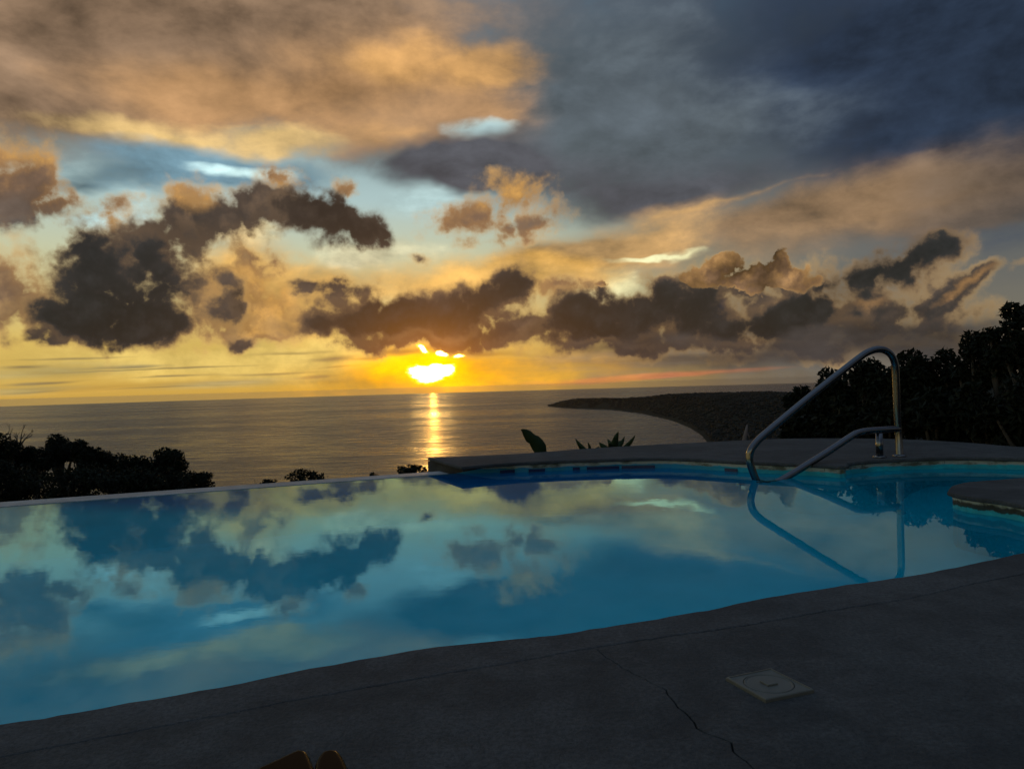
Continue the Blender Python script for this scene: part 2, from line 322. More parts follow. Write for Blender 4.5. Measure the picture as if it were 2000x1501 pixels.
bg1 = w.n('ShaderNodeBackground')
w.put(bg1.inputs[0], sky)
bg1.inputs[1].default_value = 1.0
bg2 = w.n('ShaderNodeBackground')
w.put(bg2.inputs[0], nish.outputs[0])
bg2.inputs[1].default_value = 0.004
add = w.n('ShaderNodeAddShader')
w.put(add.inputs[0], bg1.outputs[0])
w.put(add.inputs[1], bg2.outputs[0])
w.put(w.n('ShaderNodeOutputWorld').inputs[0], add.outputs[0])


# ---------------------------------------------------------------- materials
def mat(name):
    m = bpy.data.materials.new(name)
    m.use_nodes = True
    return m, Tree(m.node_tree)


def finish(t, bsdf, volume=None):
    o = t.n('ShaderNodeOutputMaterial')
    t.put(o.inputs[0], bsdf)


def principled(t, color, rough=0.6, metal=0.0, normal=None, ior=1.45, spec=0.5):
    b = t.n('ShaderNodeBsdfPrincipled')
    t.put(b.inputs['Base Color'], color)
    t.put(b.inputs['Roughness'], rough)
    t.put(b.inputs['Metallic'], metal)
    t.put(b.inputs['IOR'], ior)
    t.put(b.inputs['Specular IOR Level'], spec)
    if normal is not None:
        t.put(b.inputs['Normal'], normal)
    return b.outputs[0]


def bump(t, h, strength, dist):
    b = t.n('ShaderNodeBump')
    b.inputs['Strength'].default_value = strength
    b.inputs['Distance'].default_value = dist
    t.put(b.inputs['Height'], h)
    return b.outputs[0]


def objc(t):
    return t.n('ShaderNodeTexCoord').outputs['Object']


def m_concrete(name, a, b, rough=0.9, bumpk=1.0):
    m, t = mat(name)
    o = objc(t)
    big = t.noise(o, 1.3, 5, 0.6)
    mid = t.noise(o, 9.0, 6, 0.65)
    fine = t.noise(o, 90.0, 4, 0.7)
    pit = t.noise(o, 210.0, 2, 0.6)
    f = t.m('ADD', t.m('MULTIPLY', big, 0.55), t.m('MULTIPLY', mid, 0.45))
    c = t.mix(t.step(f, 0.38, 0.62), tuple(x * 0.85 for x in a) + (1,), tuple(x * 1.1 for x in b) + (1,))
    blot = t.noise(o, 3.2, 7, 0.72, 0.6)
    c = t.mix(t.step(blot, 0.56, 0.66, 0.0, 0.45), c, tuple(x * 0.6 for x in a) + (1,))
    c = t.mix(t.step(fine, 0.35, 0.65, 0.0, 0.55), c, tuple(x * 0.45 for x in a) + (1,))
    c = t.mix(t.step(pit, 0.60, 0.72, 0.0, 0.7), c, tuple(x * 0.25 for x in a) + (1,))
    h = t.m('ADD', t.m('MULTIPLY', mid, 0.8), t.m('ADD', t.m('MULTIPLY', fine, 0.35), t.m('MULTIPLY', pit, 0.2)))
    finish(t, principled(t, c, rough, normal=bump(t, h, 0.9 * bumpk, 0.016), spec=0.25))
    return m


M_DECK = m_concrete('rough_concrete', (0.058, 0.058, 0.057), (0.085, 0.084, 0.082))
M_COPING = m_concrete('pool_edge_concrete', (0.064, 0.064, 0.064), (0.092, 0.092, 0.091))
M_WEIR = m_concrete('wet_edge_concrete', (0.30, 0.31, 0.31), (0.38, 0.39, 0.39), 0.5, 0.4)
M_BED = m_concrete('dark_joint_filler', (0.012, 0.012, 0.011), (0.02, 0.02, 0.018))

m, t = mat('painted_pool_shell')
o = objc(t)
z = t.sep(o)[2]
stain = t.noise(t.v('MULTIPLY', o, (1, 1, 2.2)), 5.0, 7, 0.68)
line = t.m('MULTIPLY_ADD', t.m('SUBTRACT', stain, 0.5), 0.06, z)
paint = t.mix(t.step(t.noise(o, 2.0, 5, 0.6), .3, .7), (0.0, 0.57, 0.64, 1), (0.001, 0.64, 0.72, 1))
bare = t.mix(t.step(stain, .45, .62), (0.36, 0.36, 0.31, 1), (0.10, 0.105, 0.075, 1))
ox_, oy_, oz_ = t.sep(o)
paint = t.mix(t.m('MULTIPLY', t.step(ox_, 2.3, 1.2), t.step(oy_, 5.2, 5.6)), paint, (0.004, 0.20, 0.44, 1))
dull_band = t.m('MULTIPLY', t.step(line, -0.20, -0.07), t.step(stain, 0.25, 0.6, 0.35, 0.8))  # dulls the paint unevenly towards the waterline
paint = t.mix(dull_band, paint, (0.02, 0.17, 0.21, 1))
cc = t.mix(t.step(line, -0.062, -0.052), paint, bare)
algae = t.step(t.noise(t.v('MULTIPLY', o, (3, 3, 1.0)), 7.0, 6, 0.7), 0.60, 0.68)
algae = t.m('MULTIPLY', algae, t.step(z, -0.075, -0.04))
cc = t.mix(algae, cc, (0.012, 0.014, 0.010, 1))
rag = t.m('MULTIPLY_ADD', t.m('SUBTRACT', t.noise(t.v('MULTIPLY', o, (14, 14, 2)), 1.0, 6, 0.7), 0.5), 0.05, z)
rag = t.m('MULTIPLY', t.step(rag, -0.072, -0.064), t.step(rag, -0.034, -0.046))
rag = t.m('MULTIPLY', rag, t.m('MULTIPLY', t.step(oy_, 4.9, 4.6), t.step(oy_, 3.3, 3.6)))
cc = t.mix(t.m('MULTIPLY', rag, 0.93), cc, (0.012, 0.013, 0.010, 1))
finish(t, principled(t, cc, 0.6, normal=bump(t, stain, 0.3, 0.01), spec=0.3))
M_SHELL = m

m, t = mat('waterline_tile_glaze')
finish(t, principled(t, t.mix(t.noise(objc(t), 30, 3), (0.004, 0.012, 0.05, 1), (0.01, 0.02, 0.08, 1)), 0.35))
M_TILE = m

m, t = mat('pool_water')
o = objc(t)
rip = t.noise(t.v('MULTIPLY', o, (1.0, 1.4, 1.0)), 3.0, 4, 0.55)
nrm = bump(t, rip, 0.008, 0.03)
gl = t.n('ShaderNodeBsdfGlass')
gl.inputs['Color'].default_value = (0.52, 0.92, 1.0, 1)
gl.inputs['Roughness'].default_value = 0.0
gl.inputs['IOR'].default_value = 1.33
t.put(gl.inputs['Normal'], nrm)
finish(t, gl.outputs[0])
M_WATER = m

m, t = mat('sea_water')
o = objc(t)
ox, oy, oz = t.sep(o)
swell = t.noise(t.v('MULTIPLY', o, (1 / 60.0, 1 / 30.0, 0.0)), 1.0, 6, 0.62)
chop = t.noise(t.v('MULTIPLY', o, (1 / 9.0, 1 / 5.0, 0.0)), 1.0, 3, 0.6)
slick = t.noise(t.v('MULTIPLY', o, (1 / 2600.0, 1 / 900.0, 0.0)), 1.0, 5, 0.6, 0.5)
sw2 = t.noise(t.v('MULTIPLY', o, (1 / 190.0, 1 / 75.0, 0.0)), 1.0, 4, 0.6)
sw3 = t.noise(t.v('MULTIPLY', o, (1 / 620.0, 1 / 240.0, 0.0)), 1.0, 3, 0.6)
h = t.m('ADD', t.m('MULTIPLY', swell, 6.5), t.m('MULTIPLY', chop, 1.6))
h = t.m('ADD', h, t.m('ADD', t.m('MULTIPLY', sw2, 4.0), t.m('MULTIPLY', sw3, 3.0)))
rough = t.step(slick, 0.36, 0.64, 0.22, 0.32)
# cat's-paws: patches of ripple a few tens of metres long
rough = t.m('MULTIPLY_ADD', t.m('SUBTRACT', t.noise(t.v('MULTIPLY', o, (1 / 150.0, 1 / 48.0, 0.0)), 1.0, 6, 0.72), 0.5), 0.62, rough)
rough = t.m('MINIMUM', t.m('MAXIMUM', rough, 0.13), 0.5)
finish(t, principled(t, (0.012, 0.016, 0.016, 1), rough, normal=bump(t, h, 1.0, 1.0), ior=1.33))
M_SEA = m

m, t = mat('surf_foam')
fo = t.noise(t.v('MULTIPLY', objc(t), (1 / 40.0, 1 / 25.0, 0)), 1.0, 5, 0.7)
tr = t.n('ShaderNodeBsdfTransparent')
df = t.n('ShaderNodeBsdfDiffuse')
df.inputs[0].default_value = (0.75, 0.75, 0.75, 1)
mx = t.n('ShaderNodeMixShader')
t.put(mx.inputs[0], t.step(fo, 0.48, 0.7, 0.0, 0.3))
t.put(mx.inputs[1], tr.outputs[0])
t.put(mx.inputs[2], df.outputs[0])
finish(t, mx.outputs[0])
M_FOAM = m


def m_leaf(name, a, b, scale=1.5):
    m, t = mat(name)
    g = t.n('ShaderNodeNewGeometry').outputs['Random Per Island']
    f = t.m('ADD', t.m('MULTIPLY', g, 0.6), t.m('MULTIPLY', t.noise(objc(t), scale, 3), 0.4))
    finish(t, principled(t, t.mix(f, a + (1,), b + (1,)), 0.7, spec=0.15))
    return m


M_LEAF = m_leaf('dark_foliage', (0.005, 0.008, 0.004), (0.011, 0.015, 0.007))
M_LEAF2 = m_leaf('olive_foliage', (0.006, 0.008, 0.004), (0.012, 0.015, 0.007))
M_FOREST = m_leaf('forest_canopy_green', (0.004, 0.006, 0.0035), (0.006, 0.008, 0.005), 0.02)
m, t = mat('bark')
bk = t.noise(t.v('MULTIPLY', objc(t), (1, 1, .25)), 14, 5, 0.65)
finish(t, principled(t, t.mix(bk, (0.03, 0.024, 0.018, 1), (0.075, 0.06, 0.045, 1)), 0.9, normal=bump(t, bk, 0.6, 0.02)))
M_BARK = m
m, t = mat('pale_dead_wood')
bk = t.noise(t.v('MULTIPLY', objc(t), (1, 1, .2)), 6, 5, 0.65)
finish(t, principled(t, t.mix(bk, (0.10, 0.075, 0.065, 1), (0.20, 0.16, 0.15, 1)), 0.9, normal=bump(t, bk, 0.6, 0.02)))
M_DEAD = m
m, t = mat('hillside_soil_and_scrub')
o = objc(t)
f = t.noise(t.v('MULTIPLY', o, (.05, .05, .05)), 1.0, 8, 0.65)
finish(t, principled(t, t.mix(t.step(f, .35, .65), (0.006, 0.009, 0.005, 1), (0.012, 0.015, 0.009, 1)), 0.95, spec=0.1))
M_TERRAIN = m
m, t = mat('brushed_stainless_steel')
sc = t.noise(t.v('MULTIPLY', objc(t), (1, 1, 1)), 26, 5, 0.65)
finish(t, principled(t, t.mix(sc, (0.12, 0.12, 0.127, 1), (0.15, 0.15, 0.157, 1)), t.step(sc, .3, .7, .20, .23), 1.0))
M_STEEL = m
m, t = mat('aged_cream_plastic')
sc = t.noise(objc(t), 40, 5, 0.6)
finish(t, principled(t, t.mix(sc, (0.070, 0.067, 0.055, 1), (0.125, 0.12, 0.098, 1)), 0.55))
M_LID = m
m, t = mat('dark_varnished_wood')
wd = t.noise(t.v('MULTIPLY', objc(t), (30, 4, 30)), 2, 5, 0.6)
finish(t, principled(t, t.mix(wd, (0.010, 0.005, 0.003, 1), (0.020, 0.009, 0.004, 1)), 0.25, spec=0.06, ior=1.2))
M_WOOD = m
M_BLADE = m_leaf('waxy_dark_leaf', (0.016, 0.032, 0.012), (0.028, 0.046, 0.018))


# ---------------------------------------------------------------- object helpers
def link(name, me, m=None, parent=None, smooth=False):
    if m is not None:
        me.materials.append(m)
    o = bpy.data.objects.new(name, me)
    COL.objects.link(o)
    if parent is not None:
        o.parent = parent
    if smooth:
        me.shade_smooth()
    return o


def raw(name, verts, faces, m=None, parent=None, smooth=False):
    me = bpy.data.meshes.new(name)
    me.from_pydata([tuple(map(float, q)) for q in verts], [], faces)
    me.update()
    return link(name, me, m, parent, smooth)


def thing(name, label, cat, loc=(0, 0, 0), group=None):
    o = bpy.data.objects.new(name, None)
    o.empty_display_size = 0.2
    o.location = loc
    COL.objects.link(o)
    return tag(o, label, cat, group)


def tag(o, label, cat, group=None):
    o['label'] = label
    o['category'] = cat
    if group:
        o['group'] = group
    return o


def structure(o, label=None):
    o['kind'] = 'structure'
    if label:
        o['label'] = label
    return o


def tube_data(path, radii, seg=10, cap=True, round_cap=False, flat=1.0):
    """Vertices and faces of a tube along path, framed without twist."""
    pts = [Vector(p) for p in path]
    if not hasattr(radii, '__len__'):
        radii = [radii] * len(pts)
    radii = list(radii)
    if round_cap:                                     # domed ends
        d0 = (pts[0] - pts[1]).normalized()
        d1 = (pts[-1] - pts[-2]).normalized()
        r0, r1 = radii[0], radii[-1]
        ks = (0.35, 0.65, 0.88, 0.98)
        pts = [pts[0] + d0 * r0 * k for k in reversed(ks)] + pts + [pts[-1] + d1 * r1 * k for k in ks]
        radii = [r0 * math.sqrt(1 - k * k) for k in reversed(ks)] + radii + [r1 * math.sqrt(1 - k * k) for k in ks]
    vs, fs = [], []
    up = None
    for i, p in enumerate(pts):
        a = pts[max(i - 1, 0)]
        b = pts[min(i + 1, len(pts) - 1)]
        tdir = (b - a).normalized()
        if up is None:
            up = Vector((0, 0, 1)) if abs(tdir.z) < 0.9 else Vector((0, 1, 0))
        side = tdir.cross(up).normalized()
        up = side.cross(tdir).normalized()
        for k in range(seg):
            an = 2 * PI * k / seg
            vs.append(p + side * math.cos(an) * radii[i] + up * math.sin(an) * radii[i] * flat)
    n = len(pts)
    for i in range(n - 1):
        for k in range(seg):
            k2 = (k + 1) % seg
            fs.append((i * seg + k, i * seg + k2, (i + 1) * seg + k2, (i + 1) * seg + k))
    if cap:
        fs.append(tuple(reversed(range(seg))))
        fs.append(tuple(range((n - 1) * seg, n * seg)))
    return vs, fs


def tube(name, path, radii, m, parent=None, seg=12, **kw):
    vs, fs = tube_data(path, radii, seg, **kw)
    return raw(name, vs, fs, m, parent, True)


def bezier_round(path, n=4):
    """Catmull-Rom through the points."""
    P = [Vector(p) for p in path]
    out = []
    for i in range(len(P) - 1):
        p0, p1, p2, p3 = P[max(i - 1, 0)], P[i], P[i + 1], P[min(i + 2, len(P) - 1)]
        for k in range(n):
            s = k / n
            out.append(0.5 * ((2 * p1) + (-p0 + p2) * s + (2 * p0 - 5 * p1 + 4 * p2 - p3) * s * s + (-p0 + 3 * p1 - 3 * p2 + p3) * s ** 3))
    out.append(P[-1])
    return out


def jag(line, step, amp, seed):
    """Break a polyline into short pieces with a little random offset."""
    rg = random.Random(seed)
    out = []
    for a, b in zip(line[:-1], line[1:]):
        L = math.hypot(b[0] - a[0], b[1] - a[1])
        n = max(1, int(L / step))
        nx, ny = -(b[1] - a[1]) / max(L, 1e-6), (b[0] - a[0]) / max(L, 1e-6)
        for k in range(n):
            s = k / n
            j = rg.uniform(-amp, amp)
            out.append((a[0] + (b[0] - a[0]) * s + nx * j, a[1] + (b[1] - a[1]) * s + ny * j))
    out.append(tuple(line[-1]))
    return out


def smooth2(line, n=4):
    return [(q.x, q.y) for q in bezier_round([(a, b, 0) for a, b in line], n)]


def prism(name, poly, z0, z1, m, parent=None, bevel=0.0):
    """Extruded polygon, top at z1."""
    area = sum(a[0] * b[1] - b[0] * a[1] for a, b in zip(poly, poly[1:] + poly[:1]))
    if area < 0:
        poly = poly[::-1]
    n = len(poly)
    vs = [(x, y, z1) for x, y in poly] + [(x, y, z0) for x, y in poly]
    fs = [tuple(range(n)), tuple(range(2 * n - 1, n - 1, -1))]
    for i in range(n):
        j = (i + 1) % n
        fs.append((i, n + i, n + j, j))
    o = raw(name, vs, fs, m, parent)
    if bevel:
        b = o.modifiers.new('edge', 'BEVEL')
        b.width = bevel
        b.segments = 2
        b.limit_method = 'ANGLE'
        b.angle_limit = R(60)
        b.use_clamp_overlap = False
    return o


def offset(poly, d):
    """Push a counter-clockwise polygon outwards by d."""
    n = len(poly)
    out = []
    for i in range(n):
        a, b, c = poly[i - 1], poly[i], poly[(i + 1) % n]
        n1 = Vector((b[1] - a[1], -(b[0] - a[0]))).normalized()
        n2 = Vector((c[1] - b[1], -(c[0] - b[0]))).normalized()
        q = n1 + n2
        q = q.normalized() if q.length > 1e-4 else n1
        out.append((b[0] + q.x * d, b[1] + q.y * d))
    return out


# ================================================================ the far setting
SEA = -170.0 + EYE
ER = 6371000.0


def sea_z(r):
    return SEA - r * r / (2 * ER)


rr = np.concatenate([[0.0], np.geomspace(150, 60000, 110)])
na = 240
vs, fs = [], []
for r in rr:
    for k in range(na):
        a = 2 * PI * k / na
        vs.append((r * math.sin(a), r * math.cos(a), sea_z(r)))
for i in range(len(rr) - 1):
    for k in range(na):
        k2 = (k + 1) % na
        fs.append((i * na + k, (i + 1) * na + k, (i + 1) * na + k2, i * na + k2))
structure(raw('sea', vs, fs, M_SEA, None, True))

COAST = [(247.8, 6117.9), (358.5, 5454.9), (594.6, 4999.8), (691.7, 4182.7), (682.2, 3327.5), (628.0, 2753.9), (568.5, 2358.2),
         (514.3, 2083.9), (396.5, 1610.8), (242.4, 1237.1), (51.7, 849.1), (-120.9, 581.2), (-332.2, 491.5)]
LAND = COAST + [(-800, 300), (-2000, 250), (-9000, 200), (-9000, -9000), (9000, -9000), (9000, 9000), (3000, 7500), (1500, 6700), (700, 6560), (330, 6350)]
RIDGE = [(264, 6300, 6), (396, 6000, 36), (482, 5600, 58), (663, 5000, 66), (837, 4200, 92), (935, 3800, 102), (1048, 3500, 106), (1080, 3000, 102), (1400, 2500, 130), (1900, 1500, 150)]


def inside(poly, x, y):
    res = np.zeros(x.shape, bool)
    for (x0, y0), (x1, y1) in zip(poly, poly[1:] + poly[:1]):
        hit = ((y0 > y) != (y1 > y)) & (x < (x1 - x0) * (y - y0) / ((y1 - y0) if y1 != y0 else 1e-9) + x0)
        res ^= hit
    return res


def dist_line(pts, x, y):
    best = np.full(x.shape, 1e12)
    for (x0, y0), (x1, y1) in zip(pts[:-1], pts[1:]):
        dx_, dy_ = x1 - x0, y1 - y0
        s = np.clip(((x - x0) * dx_ + (y - y0) * dy_) / (dx_ * dx_ + dy_ * dy_), 0, 1)
        best = np.minimum(best, (x - x0 - s * dx_) ** 2 + (y - y0 - s * dy_) ** 2)
    return np.sqrt(best)


def sst(x, a, b):
    s = np.clip((x - a) / (b - a), 0, 1)
    return s * s * (3 - 2 * s)


def wob(x, y, s, ph):
    return (np.sin(x / s + ph) + np.sin(y / s * 1.13 + 2 * ph) + np.sin((x + y) / s * 0.71 + 3.1 * ph) + np.sin((x - y) / s * 0.53 + ph)) / 4


def ground(x, y):
    """Height of the land at x, y (arrays)."""
    x = np.asarray(x, float)
    y = np.asarray(y, float)
    r = np.hypot(x, y)
    a = np.degrees(np.arctan2(x, y))
    d = dist_line(LAND + LAND[:1], x, y)
    d = np.where(inside(LAND, x, y), d, -d)
    low = 1.5 + 0.02 * np.clip(d, 0, 1500) + 3 * wob(x, y, 130, 1.0)
    rid = np.zeros(x.shape)
    for (x0, y0, h0), (x1, y1, h1) in zip(RIDGE[:-1], RIDGE[1:]):
        for s in np.linspace(0, 1, 6):
            q = ((x - x0 - s * (x1 - x0)) ** 2 + (y - y0 - s * (y1 - y0)) ** 2)
            hh = h0 + s * (h1 - h0)
            rid = np.maximum(rid, hh * np.exp(-q / (2 * (90 + 2.4 * hh) ** 2)))
    far = np.maximum(low, rid * (1 + 0.05 * wob(x, y, 90, 2.0))) * sst(d, -5, 150) - 6 * sst(-d, -20, 60)
    slope = 0.24 + (0.13 - 0.24) * sst(a, 8, 24) - 0.20 * sst(np.abs(a), 50, 120)
    near = -SEA - 1.75 - slope * np.clip(r - 9.0, 0, None) + 1.2 * wob(x, y, 17, .4) * sst(r, 14, 40)
    near = np.where(d > 0, near * sst(d, 0, 60), -30.0)
    return np.maximum(far, near) + SEA - r * r / (2 * ER)


azs = np.radians(np.concatenate([np.arange(-180, -40, 3.0), np.arange(-40, 44, 0.16), np.arange(44, 180, 3.0)]))
rs = np.concatenate([[0.01, 5.0], np.geomspace(9, 9000, 190)])
A, RR = np.meshgrid(azs, rs)
X, Y = RR * np.sin(A), RR * np.cos(A)
Z = ground(X, Y)
nA = len(azs)
vs = np.stack([X.ravel(), Y.ravel(), Z.ravel()], 1)
i, k = np.meshgrid(np.arange(len(rs) - 1), np.arange(nA), indexing='ij')
k2 = (k + 1) % nA
fs = np.stack([i * nA + k, (i + 1) * nA + k, (i + 1) * nA + k2, i * nA + k2], -1).reshape(-1, 4)
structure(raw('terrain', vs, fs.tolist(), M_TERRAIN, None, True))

# the forest behind the beach and over the headland: reads as one mass
rg = np.random.default_rng(5)
N = 150000
th = np.radians(rg.uniform(1.0, 29, N))
rd = np.sqrt(rg.uniform(1500 ** 2, 6700 ** 2, N))
px, py = rd * np.sin(th), rd * np.cos(th)
dd = dist_line(LAND + LAND[:1], px, py)
ok = inside(LAND, px, py) & (dd > 28)
px, py = px[ok][:40000], py[ok][:40000]
pz = ground(px, py)
ico = bmesh.new()
bmesh.ops.create_icosphere(ico, subdivisions=1, radius=1.0)
iv = np.array([q.co[:] for q in ico.verts])
ifc = np.array([[q.index for q in f.verts] for f in ico.faces])
ico.free()
n = len(px)
sc = rg.uniform(3.5, 9.0, n)
V = iv[None] * (1 + rg.uniform(-.28, .28, (n, len(iv), 1)))
V = V * np.stack([sc, sc, sc * rg.uniform(.4, .8, n)], 1)[:, None]
V = V + np.stack([px, py, pz + sc * 0.35], 1)[:, None]
F = (ifc[None] + (np.arange(n) * len(iv))[:, None, None]).reshape(-1, 3)
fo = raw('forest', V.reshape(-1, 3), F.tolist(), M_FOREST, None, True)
fo['kind'] = 'stuff'
fo['label'] = 'dark mass of coastal forest on the headland behind the curved beach'

# lines of breaking surf along the beach
vs, fs = [], []
rgs = random.Random(8)
for off, wd, i0, i1 in ((14, 16, 2, 8), (52, 14, 3, 8), (95, 16, 3, 7.6), (150, 12, 4, 7.4), (215, 12, 4.5, 7)):
    base = len(vs)
    cnt = 0
    for q in np.linspace(i0, i1, 150):
        a = int(min(q, len(COAST) - 2))
        s = q - a
        (x0, y0), (x1, y1) = COAST[a], COAST[a + 1]
        L = math.hypot(x1 - x0, y1 - y0)
        nx, ny = (y1 - y0) / L, -(x1 - x0) / L
        j = 10 * math.sin(q * 9 + off) + rgs.uniform(-4, 4)
        ww = wd * (0.4 + 0.6 * abs(math.sin(q * 5.3 + off)))
        for e in (0, 1):
            x, y = x0 + s * (x1 - x0) + nx * (off + j + e * ww), y0 + s * (y1 - y0) + ny * (off + j + e * ww)
            vs.append((x, y, sea_z(math.hypot(x, y)) + 0.6))
        cnt += 1
    for q in range(cnt - 1):
        fs.append((base + 2 * q, base + 2 * q + 1, base + 2 * q + 3, base + 2 * q + 2))
sf = raw('surf', vs, fs, M_FOAM)
sf['kind'] = 'stuff'
sf['label'] = 'thin lines of white surf rolling on to the curved beach'

# ================================================================ the pool and its deck
WATER = -0.09
NEAR = [(-10.0, -0.43), (-6.2, 0.30), (-3.6, 0.78), (-2.4, 1.10), (-1.6, 1.355), (-1.047, 1.544), (-0.922, 1.596), (-0.79, 1.655), (-0.667, 1.708), (-0.541, 1.784), (-0.389, 1.855),
        (-0.211, 1.931), (-0.018, 1.977), (0.088, 2.0), (0.3, 2.08), (0.532, 2.176), (0.743, 2.287), (1.02, 2.397), (1.151, 2.44),
        (1.429, 2.557), (1.823, 2.765), (2.1, 2.91), (2.4, 3.03), (2.62, 3.16)]
TONGUE = [(2.62, 3.16), (2.65, 3.28), (2.58, 3.45), (2.515, 3.6), (2.471, 3.738), (2.45, 3.88), (2.40, 4.0), (2.364, 4.111), (2.372, 4.21), (2.43, 4.31),
          (2.544, 4.46), (2.69, 4.57), (2.912, 4.632), (3.105, 4.689), (3.6, 4.80), (4.2, 4.86), (4.6, 4.93), (4.74, 5.12)]
FAR = [(4.74, 5.12), (4.62, 5.34), (4.25, 5.52), (3.80, 5.74), (3.394, 5.94), (2.95, 5.93), (2.62, 5.83), (2.46, 5.70), (2.43, 5.60), (2.34, 5.60), (2.174, 5.775), (1.803, 6.077),
       (1.45, 6.42), (1.163, 6.56), (0.55, 6.569), (-0.018, 6.468), (-0.43, 6.25)]
NEAR_J = jag(smooth2(NEAR, 3), 0.035, 0.0035, 1)
TONGUE_J = jag(smooth2(TONGUE, 4), 0.05, 0.004, 2)
FAR_J = jag(smooth2(FAR, 4), 0.07, 0.006, 3)
EDGE = [(-0.53, 6.575), (-10.0, 2.57)]
FAR_W = [q for q in FAR_J if q[0] > 0.05] + [(-0.02, 6.53)]          # the shell runs straight on under the end of the curb
OUTLINE = NEAR_J[:-1] + TONGUE_J[:-1] + FAR_W + EDGE

JOINT = [(-10.0, -0.57), (-6.2, 0.16), (-3.6, 0.60), (-2.4, 0.93), (-1.6, 1.18), (-0.951, 1.40), (-0.679, 1.527), (-0.574, 1.573), (-0.492, 1.616), (-0.332, 1.681), (-0.181, 1.744), (-0.018, 1.805),
         (0.061, 1.84), (0.118, 1.867), (0.183, 1.891), (0.243, 1.912), (0.387, 1.962), (0.514, 2.0), (0.666, 2.056), (0.832, 2.128),
         (0.999, 2.181), (1.14, 2.23), (1.358, 2.348), (1.623, 2.465), (2.2, 2.75), (2.66, 2.98), (5.6, 3.05)]
CRACK = [(0.183, 1.891), (0.202, 1.839), (0.233, 1.753), (0.285, 1.659), (0.306, 1.624), (0.31, 1.553), (0.324, 1.489), (0.329, 1.44),
         (0.351, 1.403), (0.373, 1.381), (0.369, 1.347), (0.383, 1.309), (0.385, 1.281), (0.43, 1.0), (0.5, 0.4), (0.6, -0.5), (0.8, -5.0)]
JL = jag(JOINT[:15], 0.025, 0.0022, 4)
JR = jag(JOINT[14:], 0.025, 0.0026, 5)
CR = jag(CRACK, 0.018, 0.0035, 6)


def gap(line, ux, uy, lo, hi, seed):
    rg = random.Random(seed)
    out = []
    ph = rg.uniform(0, 6)
    for i, (x, y) in enumerate(line):
        w_ = lo + (hi - lo) * (0.5 + 0.5 * math.sin(i * 0.21 + ph) * math.sin(i * 0.077 + 2 * ph))
        out.append((x + ux * w_, y + uy * w_))
    return out


deck = structure(bpy.data.objects.new('pool_deck', None))
COL.objects.link(deck)
band = NEAR_J + [(5.6, 3.2)] + gap(JR[::-1], 0, 1, .0006, .0028, 7) + gap(JL[::-1], 0, 1, .0002, .0012, 8)
prism('coping', band, -0.14, 0.0, M_COPING, deck, 0.005)
left = gap(JL, 0, -1, .0002, .0012, 9)[:-1] + gap(CR, -1, 0, .0004, .0016, 10) + [(-10.0, -5.0)]
prism('slab', left, -0.14, 0.0, M_DECK, deck, 0.0025)
right = gap(JR, 0, -1, .0006, .0028, 11) + [(5.6, -5.0)] + gap(CR[::-1], 1, 0, .0004, .0016, 12)[:-1]
prism('slab', right, -0.14, 0.0, M_DECK, deck, 0.0025)
prism('slab', TONGUE_J + [(5.6, 4.9), (5.6, 3.204)], -0.026, 0.0, M_DECK, deck, 0.009)
FOUT = [(5.6, 4.904), (5.3, 5.6), (4.8, 6.15), (4.34, 6.62), (4.22, 7.10), (3.878, 7.75), (3.235, 8.12), (2.593, 8.168), (1.017, 7.773), (-0.018, 7.289), (-0.806, 7.164)]
far_poly = FAR_J[::-1] + jag(smooth2(FOUT, 3), 0.12, 0.006, 13)
prism('slab', far_poly, -0.028, 0.0, M_DECK, deck, 0.010)
# ground works under the slabs
bed = [(x, y) for x, y in offset(OUTLINE, 0.05)]
prism('footing', [(x + .02, y - .09) for x, y in NEAR] + [(2.74, 3.1), (5.58, 3.1), (5.58, -4.98), (-9.98, -4.98)], -1.8, -0.03, M_BED, deck)
fo_in = offset(OUTLINE, 0.06)[len(NEAR_J) + len(TONGUE_J) - 2:-2][::-1]
fo_in[0] = (-0.44, 6.62)
prism('footing', fo_in + [(x * 0.995, y - 0.02) for x, y in FOUT], -2.6, -0.030, M_DECK, deck)
prism('footing', [(2.72, 3.22), (2.66, 3.5), (2.55, 3.8), (2.46, 4.1), (2.6, 4.4), (2.9, 4.55), (3.6, 4.72), (4.3, 4.78), (4.8, 4.95), (5.59, 4.88), (5.59, 3.22)], -1.8, -0.028, M_DECK, deck)

# the shell: walls and floor
basin = structure(bpy.data.objects.new('pool_basin', None))
COL.objects.link(basin)
wall = offset(OUTLINE, 0.025)
vs, fs = [], []
n = len(wall)
top = [(-0.006 if i < n - 2 else WATER - 0.006) for i in range(n)]
n_near = len(NEAR_J) + len(TONGUE_J) - 2
levels = [0, -0.03, -0.06, -0.1, -0.25, -0.45, -0.7, -0.9, -1.05]
for q in levels:
    for i, (x, y) in enumerate(wall):
        k = (max(0.0, -q - 0.1) / 0.95) ** 1.3 if i >= n_near else 0.0      # the far side is dished, sloping up to the rim
        k *= 1.1 * min(1.0, max(0.0, (3.2 - x) / 1.5))
        vs.append((x + 0.25 * k, y - k, min(top[i], q)))
for a in range(len(levels) - 1):
    for i in range(n):
        j = (i + 1) % n
        fs.append((a * n + i, (a + 1) * n + i, (a + 1) * n + j, a * n + j))
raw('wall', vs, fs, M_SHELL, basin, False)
raw('floor', vs[-n:], [tuple(range(n))], M_SHELL, basin)
# infinity edge
prism('weir', [(-0.56, 6.572), (-0.66, 6.77), (-10.1, 2.98), (-10.0, 2.58)], -1.8, WATER + 0.004, M_WEIR, basin, 0.006)
# dark tiles along the waterline of the far wall
fl = [(q[0], q[1]) for q in offset(OUTLINE, 0.025)][len(NEAR_J) + len(TONGUE_J) - 2:-2]


